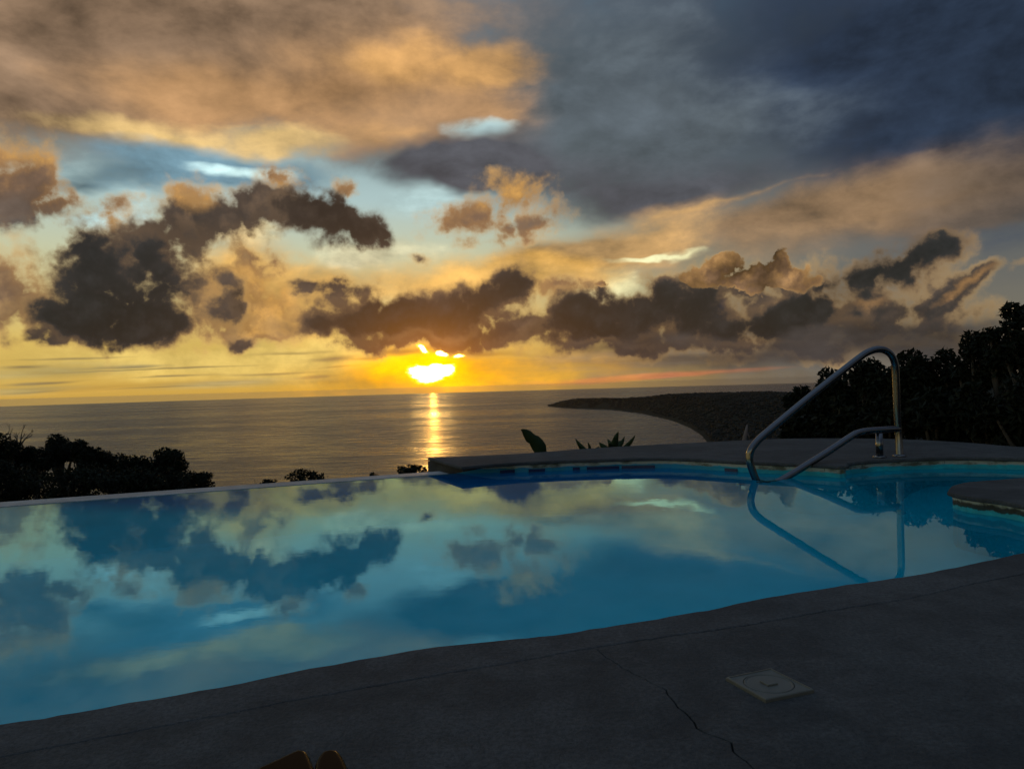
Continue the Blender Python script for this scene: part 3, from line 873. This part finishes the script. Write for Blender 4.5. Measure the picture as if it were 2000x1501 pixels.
def on_wall(x):
    for a, b in zip(fl[:-1], fl[1:]):
        if (a[0] - x) * (b[0] - x) <= 0 and a[1] > 5.5:
            s = (x - a[0]) / ((b[0] - a[0]) or 1e-6)
            return a[1] + s * (b[1] - a[1])
    return 6.5


for x0, x1 in ((-.12, .0), (.12, .26), (.50, .56), (.62, .80), (.80, .90), (.92, 1.05), (1.05, 1.2), (1.70, 1.78)):
    ya, yb = on_wall(x0), on_wall(x1)
    d = Vector((x1 - x0, yb - ya, 0)).normalized()
    nn = Vector((d.y, -d.x, 0)) * 0.006
    z0, z1 = -0.098, -0.066
    c = [Vector((x0, ya, 0)), Vector((x1, yb, 0))]
    q = []
    for k in (-1.0, 1.0):
        for a, zz in ((c[0], z0), (c[1], z0), (c[1], z1), (c[0], z1)):
            q.append((a.x + nn.x * k, a.y + nn.y * k, zz))
    raw('waterline_tile', q, [(4, 5, 6, 7), (3, 2, 1, 0), (0, 1, 5, 4), (1, 2, 6, 5), (2, 3, 7, 6), (3, 0, 4, 7)], M_TILE, basin)

wp = offset(OUTLINE, 0.02)
structure(raw('pool_water', [(x, y, WATER) for x, y in wp], [tuple(range(len(wp)))], M_WATER))

# ================================================================ handrail
hr = thing('pool_handrail', 'bent stainless steel figure four handrail at the pool steps', 'handrail', (2.93, 6.17, 0))
O = Vector((2.93, 6.17, 0))


def rel(pts, o=O):
    return [Vector(p) - o for p in pts]


loop = [(1.863, 5.672, -0.283), (1.813, 5.651, -0.184), (1.76, 5.629, -0.078), (1.723, 5.62, 0.029), (1.721, 5.62, 0.085), (1.737, 5.62, 0.137), (1.789, 5.637, 0.194), (1.878, 5.672, 0.257), (2.149, 5.777, 0.435), (2.451, 5.89, 0.628), (2.696, 5.979, 0.781), (2.783, 6.01, 0.827), (2.871, 6.042, 0.85), (2.948, 6.069, 0.842), (3.011, 6.092, 0.8), (3.043, 6.104, 0.727), (3.05, 6.108, 0.613), (3.053, 6.111, 0.368), (3.062, 6.117, 0.164), (3.052, 6.089, -0.02)]
tube('upper_tube', bezier_round(rel(loop), 5), 0.027, M_STEEL, hr, 20)
low = [(1.754, 5.56, -0.177), (1.874, 5.582, -0.124), (2.011, 5.647, -0.073), (2.34, 5.8, 0.066), (2.594, 5.913, 0.183), (2.663, 5.944, 0.207), (2.753, 5.983, 0.217), (2.884, 6.039, 0.218), (3.063, 6.116, 0.217)]
tube('lower_tube', bezier_round(rel(low), 5), 0.026, M_STEEL, hr, 20)
tube('post', rel([(2.868, 6.033, 0.195), (2.877, 6.055, -0.02)]), 0.027, M_STEEL, hr, 20)
for x, y in ((2.877, 6.055), (3.052, 6.089)):
    tube('flange', rel([(x, y, -0.004), (x, y, 0.010), (x, y, 0.016), (x, y, 0.018)]), [0.05, 0.05, 0.042, 0.032], M_STEEL, hr, 28)

# ================================================================ skimmer lid
LID = [(0.444, 1.662), (0.556, 1.707), (0.604, 1.584), (0.49, 1.541)]
cx = sum(p[0] for p in LID) / 4
cy = sum(p[1] for p in LID) / 4
lid = thing('skimmer_cover', 'small square cream plastic skimmer cover with a round lid in the concrete', 'drain cover', (cx, cy, 0))


def sq(k):
    return [((p[0] - cx) * k, (p[1] - cy) * k) for p in LID]


# square frame with a round opening
ringn = 48
vs, fs = [], []
outer = []
for k in range(ringn):
    s = k / ringn * 4
    a, b = sq(1.0)[int(s)], sq(1.0)[(int(s) + 1) % 4]
    f = s - int(s)
    outer.append((a[0] + (b[0] - a[0]) * f, a[1] + (b[1] - a[1]) * f))
rad = 0.052
inner = []
for x, y in outer:
    L = math.hypot(x, y)
    inner.append((x / L * rad, y / L * rad))
rings = [([(x * 1.0, y * 1.0) for x, y in outer], -0.004), ([(x, y) for x, y in outer], 0.006), ([(x * .975, y * .975) for x, y in outer], 0.008),
         ([(x * .93, y * .93) for x, y in outer], 0.0085), ([(x * .92, y * .92) for x, y in outer], 0.0065), (inner, 0.0065), (inner, 0.001)]
for rg_, zz in rings:
    vs += [(x, y, zz) for x, y in rg_]
for a in range(len(rings) - 1):
    for k in range(ringn):
        k2 = (k + 1) % ringn
        fs.append((a * ringn + k, (a + 1) * ringn + k, (a + 1) * ringn + k2, a * ringn + k2))
raw('frame', vs, fs, M_LID, lid)
prof = [(0.0505, 0.001), (0.0505, 0.0062), (0.049, 0.0075), (0.047, 0.0072), (0.0463, 0.0062), (0.044, 0.0062), (0.042, 0.0066), (0.0, 0.0066)]
vs, fs = [], []
for pr, zz in prof[:-1]:
    for k in range(40):
        vs.append((pr * math.cos(2 * PI * k / 40), pr * math.sin(2 * PI * k / 40), zz))
for a in range(len(prof) - 2):
    for k in range(40):
        k2 = (k + 1) % 40
        fs.append((a * 40 + k, a * 40 + k2, (a + 1) * 40 + k2, (a + 1) * 40 + k))
fs.append(tuple(range((len(prof) - 2) * 40, (len(prof) - 1) * 40)))
disc = raw('round_lid', vs, fs, M_LID, lid)
prism('grip', sq(0.21), 0.006, 0.0105, M_LID, disc, 0.0012)

# ================================================================ lounger at the photographer's feet
lg = thing('wooden_lounger', 'dark varnished wooden lounger showing only two rounded armrest tips', 'lounger', (-0.2, 0.5, 0))
LO = Vector((-0.2, 0.5, 0))


def board(name, outline, z, th, parent):
    """A plank with a rounded nose and soft shoulders."""
    q = smooth2([(x - LO.x, y - LO.y) for x, y in outline], 3)
    o_ = prism(name, q, z - th, z, M_WOOD, parent, 0.0068)
    o_.modifiers['edge'].segments = 4
    o_.modifiers['edge'].angle_limit = R(70)
    o_.modifiers['edge'].harden_normals = True
    o_.data.shade_smooth()
    return o_


board('armrest', [(-0.3155, 0.7376), (-0.2806, 0.7937), (-0.2615, 0.8177), (-0.2488, 0.8342), (-0.2411, 0.8384), (-0.2324, 0.8332), (-0.2245, 0.8178), (-0.2124, 0.7898), (-0.1901, 0.731)], 0.262, 0.022, lg)
board('armrest', [(-0.2069, 0.7318), (-0.2151, 0.79), (-0.2186, 0.8118), (-0.2177, 0.83), (-0.2088, 0.8365), (-0.1992, 0.8336), (-0.1915, 0.8215), (-0.1768, 0.7878), (-0.1557, 0.7292)], 0.262, 0.022, lg)
tube('crossbar', rel([(-0.33, 0.71, 0.228), (-0.16, 0.715, 0.228)], LO), 0.0115, M_WOOD, lg, 12)
for x, y in ((-0.30, 0.73), (-0.188, 0.735)):
    tube('leg', rel([(x, y, 0.241), (x, y, 0.0)], LO), 0.013, M_WOOD, lg, 12)


# ================================================================ plants
TREES = [
    ('broadleaf_tree', 'low dark tree at the far left below the bare twiggy branches', 'tree', 'dark trees on the slope beyond the infinity edge', (-52.80, 80.00, -4.94), 2.226, 2.226, 0.306, 3900, 100, 0),
    ('broadleaf_tree', 'tallest round-topped dark tree of the left group against the sea', 'tree', 'dark trees on the slope beyond the infinity edge', (-50.21, 85.00, -5.06), 2.117, 2.490, 0.325, 4200, 101, 0),
    ('broadleaf_tree', 'small flat crown between the bare tree and the tallest left tree', 'tree', 'dark trees on the slope beyond the infinity edge', (-50.87, 82.00, -5.89), 2.042, 1.922, 0.314, 3300, 102, 0),
    ('broadleaf_tree', 'dark crown stepping down just right of the tallest left tree', 'tree', 'dark trees on the slope beyond the infinity edge', (-46.63, 84.00, -6.14), 2.092, 2.338, 0.322, 3600, 103, 0),
    ('broadleaf_tree', 'dark crown in the middle of the descending left treeline', 'tree', 'dark trees on the slope beyond the infinity edge', (-45.02, 86.00, -7.41), 2.267, 2.393, 0.329, 3600, 104, 0),
    ('broadleaf_tree', 'low spreading crown just left of the domed tree', 'tree', 'dark trees on the slope beyond the infinity edge', (-43.14, 88.00, -7.86), 2.320, 2.320, 0.337, 3600, 105, 0),
    ('broadleaf_tree', 'domed dark tree standing alone at the right of the left group', 'tree', 'dark trees on the slope beyond the infinity edge', (-40.21, 90.00, -7.38), 2.505, 2.241, 0.345, 4200, 106, 0),
    ('broadleaf_tree', 'lowest dark crown tapering to the right end of the left treeline', 'tree', 'dark trees on the slope beyond the infinity edge', (-32.06, 78.00, -8.63), 2.513, 1.771, 0.299, 3900, 107, 0),
    ('thicket_bush', 'dense dark bush low at the far left just above the pool edge', 'bush', 'dark trees on the slope beyond the infinity edge', (-40.46, 62.00, -6.38), 3.178, 2.497, 0.285, 3900, 108, 0),
    ('thicket_bush', 'wide dark bush under the tallest left tree', 'bush', 'dark trees on the slope beyond the infinity edge', (-34.96, 60.00, -6.07), 3.515, 2.285, 0.276, 4200, 109, 0),
    ('thicket_bush', 'dark bush under the middle of the left treeline', 'bush', 'dark trees on the slope beyond the infinity edge', (-30.57, 60.00, -6.48), 3.296, 2.021, 0.276, 3900, 110, 0),
    ('thicket_bush', 'dark bush in front of the domed tree', 'bush', 'dark trees on the slope beyond the infinity edge', (-28.29, 62.00, -6.93), 2.815, 1.816, 0.285, 3600, 111, 0),
    ('leafy_shrub', 'wider rounded shrub top showing over the middle of the infinity edge', 'shrub', 'shrub tops showing over the infinity edge', (-3.26, 12.00, -0.74), 0.352, 0.158, 0.055, 780, 112, 0),
    ('leafy_shrub', 'small low shrub top left of the wider shrub over the infinity edge', 'shrub', 'shrub tops showing over the infinity edge', (-3.83, 12.00, -0.77), 0.193, 0.079, 0.046, 255, 113, 0),
    ('leafy_shrub', 'tiny tuft of leaves poking over the pool edge', 'shrub', 'shrub tops showing over the infinity edge', (-2.03, 11.00, -0.59), 0.081, 0.064, 0.042, 60, 114, 0),
    ('leafy_shrub', 'shrub top beside the end of the concrete curb', 'shrub', 'shrub tops showing over the infinity edge', (-1.45, 11.00, -0.53), 0.242, 0.097, 0.051, 480, 115, 0),
    ('leaning_tree', 'dark tree at the left end of the right-hand thicket beside the headland', 'tree', 'dark trees on the slope behind the pool steps', (4.10, 10.50, 0.20), 0.400, 0.477, 0.088, 2418, 116, 1),
    ('leaning_tree', 'dark tree behind the sloping tube of the handrail', 'tree', 'dark trees on the slope behind the pool steps', (4.22, 9.80, 0.43), 0.402, 0.431, 0.083, 2604, 117, 1),
    ('leaning_tree', 'dark tree directly behind the top bend of the handrail', 'tree', 'dark trees on the slope behind the pool steps', (4.37, 9.30, 0.53), 0.354, 0.436, 0.085, 2418, 118, 2),
    ('leaning_tree', 'low dark tree just right of the handrail', 'tree', 'dark trees on the slope behind the pool steps', (4.62, 9.00, 0.52), 0.369, 0.395, 0.083, 2418, 119, 1),
    ('leaning_tree', 'dark tree between the low saddle and the tall right trees', 'tree', 'dark trees on the slope behind the pool steps', (4.97, 8.90, 0.57), 0.339, 0.430, 0.082, 2418, 120, 2),
    ('leaning_tree', 'ragged dark tree rising third from the right edge', 'tree', 'dark trees on the slope behind the pool steps', (5.09, 8.50, 0.71), 0.286, 0.461, 0.078, 2418, 121, 2),
    ('leaning_tree', 'tall dark tree second from the right edge', 'tree', 'dark trees on the slope behind the pool steps', (5.18, 8.20, 0.79), 0.276, 0.492, 0.075, 2418, 122, 1),
    ('leaning_tree', 'tallest dark tree at the right edge of the view', 'tree', 'dark trees on the slope behind the pool steps', (5.26, 7.80, 0.88), 0.354, 0.560, 0.084, 2790, 123, 2),
    ('hedge_bush', 'dark bush at the left foot of the right-hand thicket', 'bush', 'dark trees on the slope behind the pool steps', (3.78, 10.00, -0.06), 0.439, 0.322, 0.092, 2046, 124, 1),
    ('hedge_bush', 'dark bush seen between the two handrail tubes', 'bush', 'dark trees on the slope behind the pool steps', (4.05, 9.40, -0.00), 0.441, 0.386, 0.101, 2232, 125, 1),
    ('hedge_bush', 'dark bush right behind the upright end of the handrail', 'bush', 'dark trees on the slope behind the pool steps', (4.38, 8.90, 0.08), 0.456, 0.443, 0.095, 2418, 126, 2),
    ('hedge_bush', 'dark bush overhanging the far deck right of the handrail', 'bush', 'dark trees on the slope behind the pool steps', (4.73, 8.50, 0.12), 0.448, 0.436, 0.104, 2418, 127, 2),
    ('hedge_bush', 'dark bush beside the deck below the tall right trees', 'bush', 'dark trees on the slope behind the pool steps', (4.92, 8.00, 0.14), 0.410, 0.434, 0.098, 2418, 128, 1),
    ('hedge_bush', 'dark bush at the right edge of the view above the deck corner', 'bush', 'dark trees on the slope behind the pool steps', (4.97, 7.40, 0.20), 0.434, 0.455, 0.091, 2604, 129, 2),
]


def leaf_cards(rg, centres, radii, n, size, aspect=1.9):
    """n small folded leaves spread through the shells of ellipsoidal clumps: arrays of verts, faces."""
    k = len(centres)
    wgt = np.array([q[0] * q[1] * q[2] for q in radii]) ** (2 / 3)
    pick = rg.choice(k, n, p=wgt / wgt.sum())
    C_, R_ = np.array(centres)[pick], np.array(radii)[pick]
    u = rg.normal(size=(n, 3))
    u /= np.linalg.norm(u, axis=1)[:, None]
    s = rg.uniform(0, 1, n) ** 0.36
    P_ = C_ + u * R_ * s[:, None]
    ax = rg.normal(size=(n, 3)) + u * 0.9 - np.array([0, 0, 0.25])
    ax /= np.linalg.norm(ax, axis=1)[:, None]
    b = np.cross(ax, rg.normal(size=(n, 3)))
    b /= np.linalg.norm(b, axis=1)[:, None]
    L = size * rg.uniform(.6, 1.35, n)[:, None]
    W = L / aspect / 2
    nn = np.cross(ax, b) * W * 0.35
    v = np.stack([P_ - ax * L * .5, P_ + b * W + nn, P_ + ax * L * .5, P_ - b * W + nn], 1).reshape(-1, 3)
    i = np.arange(n)[:, None] * 4
    f = np.concatenate([i + np.array([[0, 1, 2]]), i + np.array([[0, 2, 3]])], 1).reshape(-1, 3)
    return v, f


def make_tree(name, label, cat, group, c, rx, rz, size, n, seed, m=M_LEAF, aspect=1.9, base=None):
    """A tapered trunk with limbs, and a crown of leaf clumps about c."""
    rg = np.random.default_rng(seed)
    c = np.array(c, float)
    gz = float(ground(np.array([c[0]]), np.array([c[1]]))[0]) - 0.05 if base is None else base
    t_ = thing(name, label, cat, (c[0], c[1], gz), group)
    hz = c[2] - gz
    cl, rd = [], []
    tv, tf = [], []

    def add(path, radii):
        a, f = tube_data(path, radii, 6)
        k = len(tv)
        tv.extend(a)
        tf.extend([tuple(q + k for q in g) for g in f])
    tr = max(0.02, 0.035 * (hz + rz))
    bend = rg.uniform(-.12, .12, 2) * rx
    top = np.array([bend[0], bend[1], hz - 0.1 * rz])
    add([(0, 0, 0), (bend[0] * .6, bend[1] * .3, hz * .45), tuple(top)], [tr, tr * .75, tr * .45])
    nk = 13
    for k in range(nk):
        u = rg.normal(size=3)
        u /= np.linalg.norm(u)
        u[2] = u[2] * .9 + .12
        s = rg.uniform(.55, .95)
        p = np.array([0, 0, hz]) + u * np.array([rx, rx, rz]) * s * 0.8
        q = rg.uniform(.26, .46)
        cl.append(p)
        rd.append((rx * q, rx * q, min(rz, rx) * q * rg.uniform(.75, 1.0)))
        st = np.array([bend[0] * .6, bend[1] * .3, hz * .45]) * 0.4 + top * 0.6
        mid = (st + p) / 2 + rg.uniform(-.1, .1, 3) * rx
        add([tuple(st), tuple(mid), tuple(p)], [tr * .34, tr * .22, tr * .1])
    cl.append(np.array([0, 0, hz]))
    rd.append((rx * .62, rx * .62, rz * .62))
    raw('trunk', tv, tf, M_BARK, t_, True)
    v, f = leaf_cards(rg, cl, rd, n, size, aspect)
    raw('crown', v, f.tolist(), m, t_)
    return t_


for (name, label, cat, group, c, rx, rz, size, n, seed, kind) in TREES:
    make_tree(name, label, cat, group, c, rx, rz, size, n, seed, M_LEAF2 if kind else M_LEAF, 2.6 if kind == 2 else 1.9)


# bare tree
def bare_tree(name, label, top, spread, seed, m, depth=4, cat='tree'):
    rgb = random.Random(seed)
    gz = float(ground(np.array([top[0]]), np.array([top[1]]))[0]) - 0.05
    t_ = thing(name, label, cat, (top[0], top[1], gz))
    h = top[2] - gz
    tv, tf = [], []
    bv, bf = [], []

    def add(V_, F_, path, radii):
        a, f = tube_data(path, radii, 6)
        k = len(V_)
        V_.extend(a)
        F_.extend([tuple(q + k for q in g) for g in f])
    r0 = 0.017 * h
    fork = Vector((0, 0, h - spread * 1.5))
    add(tv, tf, [(0, 0, 0), (0.2, 0, fork.z * .5), fork], [r0, r0 * .7, r0 * .4])
    raw('trunk', tv, tf, m, t_, True)

    def grow(p, d, L, r, k):
        e = p + d * L
        mid = p + d * L * .5 + Vector((rgb.uniform(-.1, .1), rgb.uniform(-.1, .1), rgb.uniform(0, .1))) * L
        add(bv, bf, [p, mid, e], [r, r * .75, r * .5])
        if k > 0:
            for q in range(rgb.choice((2, 2, 3))):
                a = rgb.uniform(-.75, .75)
                nd = (d + Vector((a, rgb.uniform(-.6, .6), rgb.uniform(-.05, .5)))).normalized()
                grow(p + (e - p) * rgb.uniform(.5, 1), nd, L * rgb.uniform(.5, .75), r * .5, k - 1)
    for q in (-.75, -.2, .25, .8):
        grow(fork, Vector((q, rgb.uniform(-.3, .3), 1)).normalized(), spread * rgb.uniform(.6, .95), r0 * .34, depth - 1)
    raw('branch', bv, bf, m, t_, True)
    return t_


bare_tree('bare_tree', 'leafless tree with thin forked branches rising above the far left trees', (-61.85, 96.00, -2.33), 2.1, 21, M_BARK)
sn = thing('dead_snag', 'slender pale dead trunk standing in the dark scrub left of the handrail', 'dead tree', (13.32, 44.00, -1.98))
tube('trunk', [(-0.16, 0, -9.0), (-0.14, 0, -0.9), (0, 0, -0.35), (0.06, 0, 0)], [0.16, 0.13, 0.10, 0.03], M_DEAD, sn, 10)
tube('stub', [(-0.02, 0, -0.4), (0.16, 0.05, -0.66), (0.2, 0.06, -0.9)], [0.06, 0.05, 0.02], M_DEAD, sn, 8)
tw = thing('dry_twig', 'single thin dry twig standing over the infinity edge', 'twig', (-3.71, 11.00, -2.4))
tube('stem', [(0, 0, 0), (0.01, 0, 1.2), (-0.005, 0, 1.81)], [0.012, 0.008, 0.003], M_BARK, tw, 6)
tube('side_shoot', [(0.0, 0, 1.71), (0.03, 0, 1.77)], [0.004, 0.002], M_BARK, tw, 6)

def blade(name, spine, m, parent, org):
    """A folded leaf: a centre rib and two margins, with real thickness."""
    vs, fs = [], []
    n = len(spine)
    for i, (x, y, z, a, b) in enumerate(spine):
        p = Vector((x, y, z)) - org
        q0, q1 = Vector(spine[max(i - 1, 0)][:3]), Vector(spine[min(i + 1, n - 1)][:3])
        d = (q1 - q0).normalized()
        side = d.cross(Vector((0, 1, 0))).normalized()
        for off, w_, back in ((-1, a, .35), (0, 0, 0), (1, b, .35)):
            vs.append(p + side * off * w_ + Vector((0, back * w_, 0)))
        for off, w_, back in ((-1, a, .35), (0, 0, 0), (1, b, .35)):
            vs.append(p + side * off * w_ * .98 + Vector((0, back * w_ + .004, 0)))
    for i in range(n - 1):
        a, b = i * 6, (i + 1) * 6
        fs += [(a, a + 1, b + 1, b), (a + 1, a + 2, b + 2, b + 1), (a + 4, a + 3, b + 3, b + 4), (a + 5, a + 4, b + 4, b + 5), (a + 3, a, b, b + 3), (a + 2, a + 5, b + 5, b + 2)]
    fs += [(0, 3, 4, 1), (1, 4, 5, 2)]
    return raw(name, vs, fs, m, parent, True)


o = Vector((0.29, 8.15, -1.8))
p = thing('paddle_leaf_plant', 'single large paddle-shaped leaf standing up behind the concrete curb', 'plant', o)
blade('leaf', [(0.288, 8.100, -0.238, 0.0162, 0.0162), (0.290, 8.091, -0.156, 0.0485, 0.0485), (0.281, 8.082, -0.074, 0.0647, 0.0593), (0.266, 8.073, -0.024, 0.0809, 0.0647), (0.240, 8.064, 0.020, 0.0809, 0.0647), (0.209, 8.055, 0.065, 0.0701, 0.0539), (0.183, 8.045, 0.098, 0.0485, 0.0647), (0.151, 8.036, 0.137, 0.0431, 0.0539), (0.125, 8.027, 0.165, 0.0270, 0.0431), (0.099, 8.018, 0.183, 0.0108, 0.0216), (0.077, 8.009, 0.184, 0.0027, 0.0027)], M_BLADE, p, o)
tube('stem', [(0, 0, 0), (0.02, -0.02, 0.9), (0.000, -0.05, 1.562)], [0.03, 0.02, 0.012], M_BLADE, p, 8)
for label, x, blades in (('small tuft of narrow pointed leaves behind the curb, left of the bigger rosette', 0.80, [[(0.799, 8.050, -0.091, 0.0108, 0.0108), (0.776, 8.056, -0.076, 0.0173, 0.0173), (0.754, 8.061, -0.059, 0.0217, 0.0217), (0.733, 8.067, -0.041, 0.0239, 0.0239), (0.714, 8.072, -0.021, 0.0238, 0.0238), (0.696, 8.078, -0.000, 0.0214, 0.0214), (0.680, 8.083, 0.022, 0.0168, 0.0168), (0.665, 8.089, 0.046, 0.0101, 0.0101), (0.652, 8.094, 0.071, 0.0011, 0.0011)], [(0.794, 8.050, -0.102, 0.0096, 0.0096), (0.773, 8.039, -0.088, 0.0154, 0.0154), (0.753, 8.028, -0.074, 0.0193, 0.0193), (0.735, 8.017, -0.058, 0.0212, 0.0212), (0.717, 8.006, -0.042, 0.0211, 0.0211), (0.700, 7.994, -0.025, 0.0190, 0.0190), (0.685, 7.983, -0.007, 0.0150, 0.0150), (0.670, 7.972, 0.012, 0.0090, 0.0090), (0.656, 7.961, 0.032, 0.0011, 0.0011)], [(0.794, 8.050, -0.102, 0.0072, 0.0072), (0.796, 8.044, -0.084, 0.0115, 0.0115), (0.796, 8.039, -0.066, 0.0145, 0.0145), (0.795, 8.033, -0.048, 0.0159, 0.0159), (0.793, 8.028, -0.031, 0.0159, 0.0159), (0.790, 8.022, -0.014, 0.0143, 0.0143), (0.785, 8.017, 0.003, 0.0112, 0.0112), (0.779, 8.011, 0.020, 0.0068, 0.0068), (0.772, 8.006, 0.036, 0.0011, 0.0011)], [(0.804, 8.050, -0.102, 0.0072, 0.0072), (0.815, 8.061, -0.089, 0.0115, 0.0115), (0.826, 8.072, -0.077, 0.0145, 0.0145), (0.838, 8.083, -0.066, 0.0159, 0.0159), (0.852, 8.094, -0.056, 0.0159, 0.0159), (0.866, 8.106, -0.047, 0.0143, 0.0143), (0.881, 8.117, -0.039, 0.0112, 0.0112), (0.896, 8.128, -0.032, 0.0068, 0.0068), (0.913, 8.139, -0.026, 0.0011, 0.0011)]]),
                         ('spiky rosette of pointed leaves behind the curb, the rightmost of the curb plants', 1.05, [[(1.049, 8.200, -0.101, 0.0147, 0.0147), (1.030, 8.206, -0.090, 0.0235, 0.0235), (1.011, 8.211, -0.078, 0.0295, 0.0295), (0.993, 8.217, -0.065, 0.0324, 0.0324), (0.975, 8.222, -0.051, 0.0323, 0.0323), (0.959, 8.228, -0.037, 0.0291, 0.0291), (0.944, 8.233, -0.021, 0.0228, 0.0228), (0.929, 8.239, -0.004, 0.0138, 0.0138), (0.916, 8.244, 0.015, 0.0011, 0.0011)], [(1.060, 8.200, -0.101, 0.0123, 0.0123), (1.060, 8.222, -0.082, 0.0196, 0.0196), (1.058, 8.244, -0.064, 0.0246, 0.0246), (1.055, 8.267, -0.047, 0.0270, 0.0270), (1.051, 8.289, -0.029, 0.0269, 0.0269), (1.045, 8.311, -0.013, 0.0242, 0.0242), (1.038, 8.333, 0.004, 0.0190, 0.0190), (1.030, 8.356, 0.020, 0.0115, 0.0115), (1.020, 8.378, 0.035, 0.0011, 0.0011)], [(1.060, 8.200, -0.112, 0.0160, 0.0160), (1.062, 8.194, -0.080, 0.0255, 0.0255), (1.066, 8.189, -0.049, 0.0319, 0.0319), (1.071, 8.183, -0.018, 0.0351, 0.0351), (1.077, 8.178, 0.012, 0.0350, 0.0350), (1.085, 8.172, 0.042, 0.0315, 0.0315), (1.093, 8.167, 0.072, 0.0248, 0.0248), (1.104, 8.161, 0.101, 0.0149, 0.0149), (1.115, 8.156, 0.130, 0.0011, 0.0011)], [(1.071, 8.200, -0.101, 0.0110, 0.0110), (1.091, 8.211, -0.083, 0.0176, 0.0176), (1.109, 8.222, -0.065, 0.0221, 0.0221), (1.127, 8.233, -0.045, 0.0243, 0.0243), (1.143, 8.244, -0.025, 0.0242, 0.0242), (1.159, 8.256, -0.004, 0.0218, 0.0218), (1.173, 8.267, 0.018, 0.0171, 0.0171), (1.186, 8.278, 0.041, 0.0103, 0.0103), (1.198, 8.289, 0.064, 0.0011, 0.0011)], [(1.087, 8.200, -0.113, 0.0110, 0.0110), (1.119, 8.189, -0.094, 0.0176, 0.0176), (1.148, 8.178, -0.074, 0.0221, 0.0221), (1.176, 8.167, -0.051, 0.0243, 0.0243), (1.202, 8.156, -0.027, 0.0242, 0.0242), (1.226, 8.144, -0.001, 0.0218, 0.0218), (1.248, 8.133, 0.027, 0.0171, 0.0171), (1.268, 8.122, 0.058, 0.0103, 0.0103), (1.286, 8.111, 0.090, 0.0011, 0.0011)], [(1.049, 8.200, -0.101, 0.0147, 0.0147), (1.043, 8.183, -0.085, 0.0235, 0.0235), (1.038, 8.167, -0.070, 0.0295, 0.0295), (1.032, 8.150, -0.055, 0.0324, 0.0324), (1.026, 8.133, -0.040, 0.0323, 0.0323), (1.020, 8.117, -0.025, 0.0291, 0.0291), (1.014, 8.100, -0.010, 0.0228, 0.0228), (1.009, 8.083, 0.005, 0.0138, 0.0138), (1.003, 8.067, 0.020, 0.0011, 0.0011)], [(1.071, 8.200, -0.112, 0.0196, 0.0196), (1.070, 8.189, -0.089, 0.0314, 0.0314), (1.069, 8.178, -0.065, 0.0393, 0.0393), (1.068, 8.167, -0.042, 0.0432, 0.0432), (1.067, 8.156, -0.018, 0.0431, 0.0431), (1.067, 8.144, 0.005, 0.0387, 0.0387), (1.066, 8.133, 0.028, 0.0305, 0.0305), (1.065, 8.122, 0.051, 0.0184, 0.0184), (1.064, 8.111, 0.074, 0.0011, 0.0011)], [(1.093, 8.200, -0.102, 0.0123, 0.0123), (1.094, 8.217, -0.085, 0.0196, 0.0196), (1.098, 8.233, -0.068, 0.0246, 0.0246), (1.103, 8.250, -0.052, 0.0270, 0.0270), (1.110, 8.267, -0.037, 0.0269, 0.0269), (1.119, 8.283, -0.022, 0.0242, 0.0242), (1.131, 8.300, -0.008, 0.0190, 0.0190), (1.144, 8.317, 0.005, 0.0115, 0.0115), (1.159, 8.333, 0.018, 0.0011, 0.0011)]])):
    o = Vector((x, 8.2, -1.8))
    p = thing('spiky_plant', label, 'plant', o, 'plants behind the concrete curb')
    for q in blades:
        blade('leaf', q, M_BLADE, p, o)
    tube('stem', [(0, 0, 0), (0, 0, 0.9), Vector(blades[0][0][:3]) - o], [0.03, 0.025, 0.02], M_BLADE, p, 8)

fl = raw('floating_leaf', [(-.03, 0, 0), (0, -.012, .002), (.032, 0, .003), (0, .013, .002), (-.03, 0, .001), (0, -.011, .004), (.03, 0, .005), (0, .012, .004)],
         [(3, 2, 1, 0), (4, 5, 6, 7), (0, 1, 5, 4), (1, 2, 6, 5), (2, 3, 7, 6), (3, 0, 4, 7)], M_BARK)
fl.location = (1.581, 5.393, WATER + 0.001)
tag(fl, 'small dark dead leaf floating on the pool left of the handrail', 'leaf')


# ================================================================ sea haze
hz, t = mat('sea_haze')
pv = t.n('ShaderNodeVolumePrincipled')
pv.inputs['Color'].default_value = (0.95, 0.93, 0.90, 1)
pv.inputs['Density'].default_value = 0.000010
pv.inputs['Anisotropy'].default_value = 0.8
t.put(t.n('ShaderNodeOutputMaterial').inputs['Volume'], pv.outputs[0])
zt, zb, hw = 12.0, sea_z(60000.0) - 2.0, 60500.0
hb = raw('haze', [(-hw, -hw, zb), (hw, -hw, zb), (hw, hw, zb), (-hw, hw, zb), (-hw, -hw, zt), (hw, -hw, zt), (hw, hw, zt), (-hw, hw, zt)],
         [(3, 2, 1, 0), (4, 5, 6, 7), (0, 1, 5, 4), (1, 2, 6, 5), (2, 3, 7, 6), (3, 0, 4, 7)], hz)
hb['kind'] = 'stuff'
hb['label'] = 'thin sea haze softening the horizon and the headland tip'
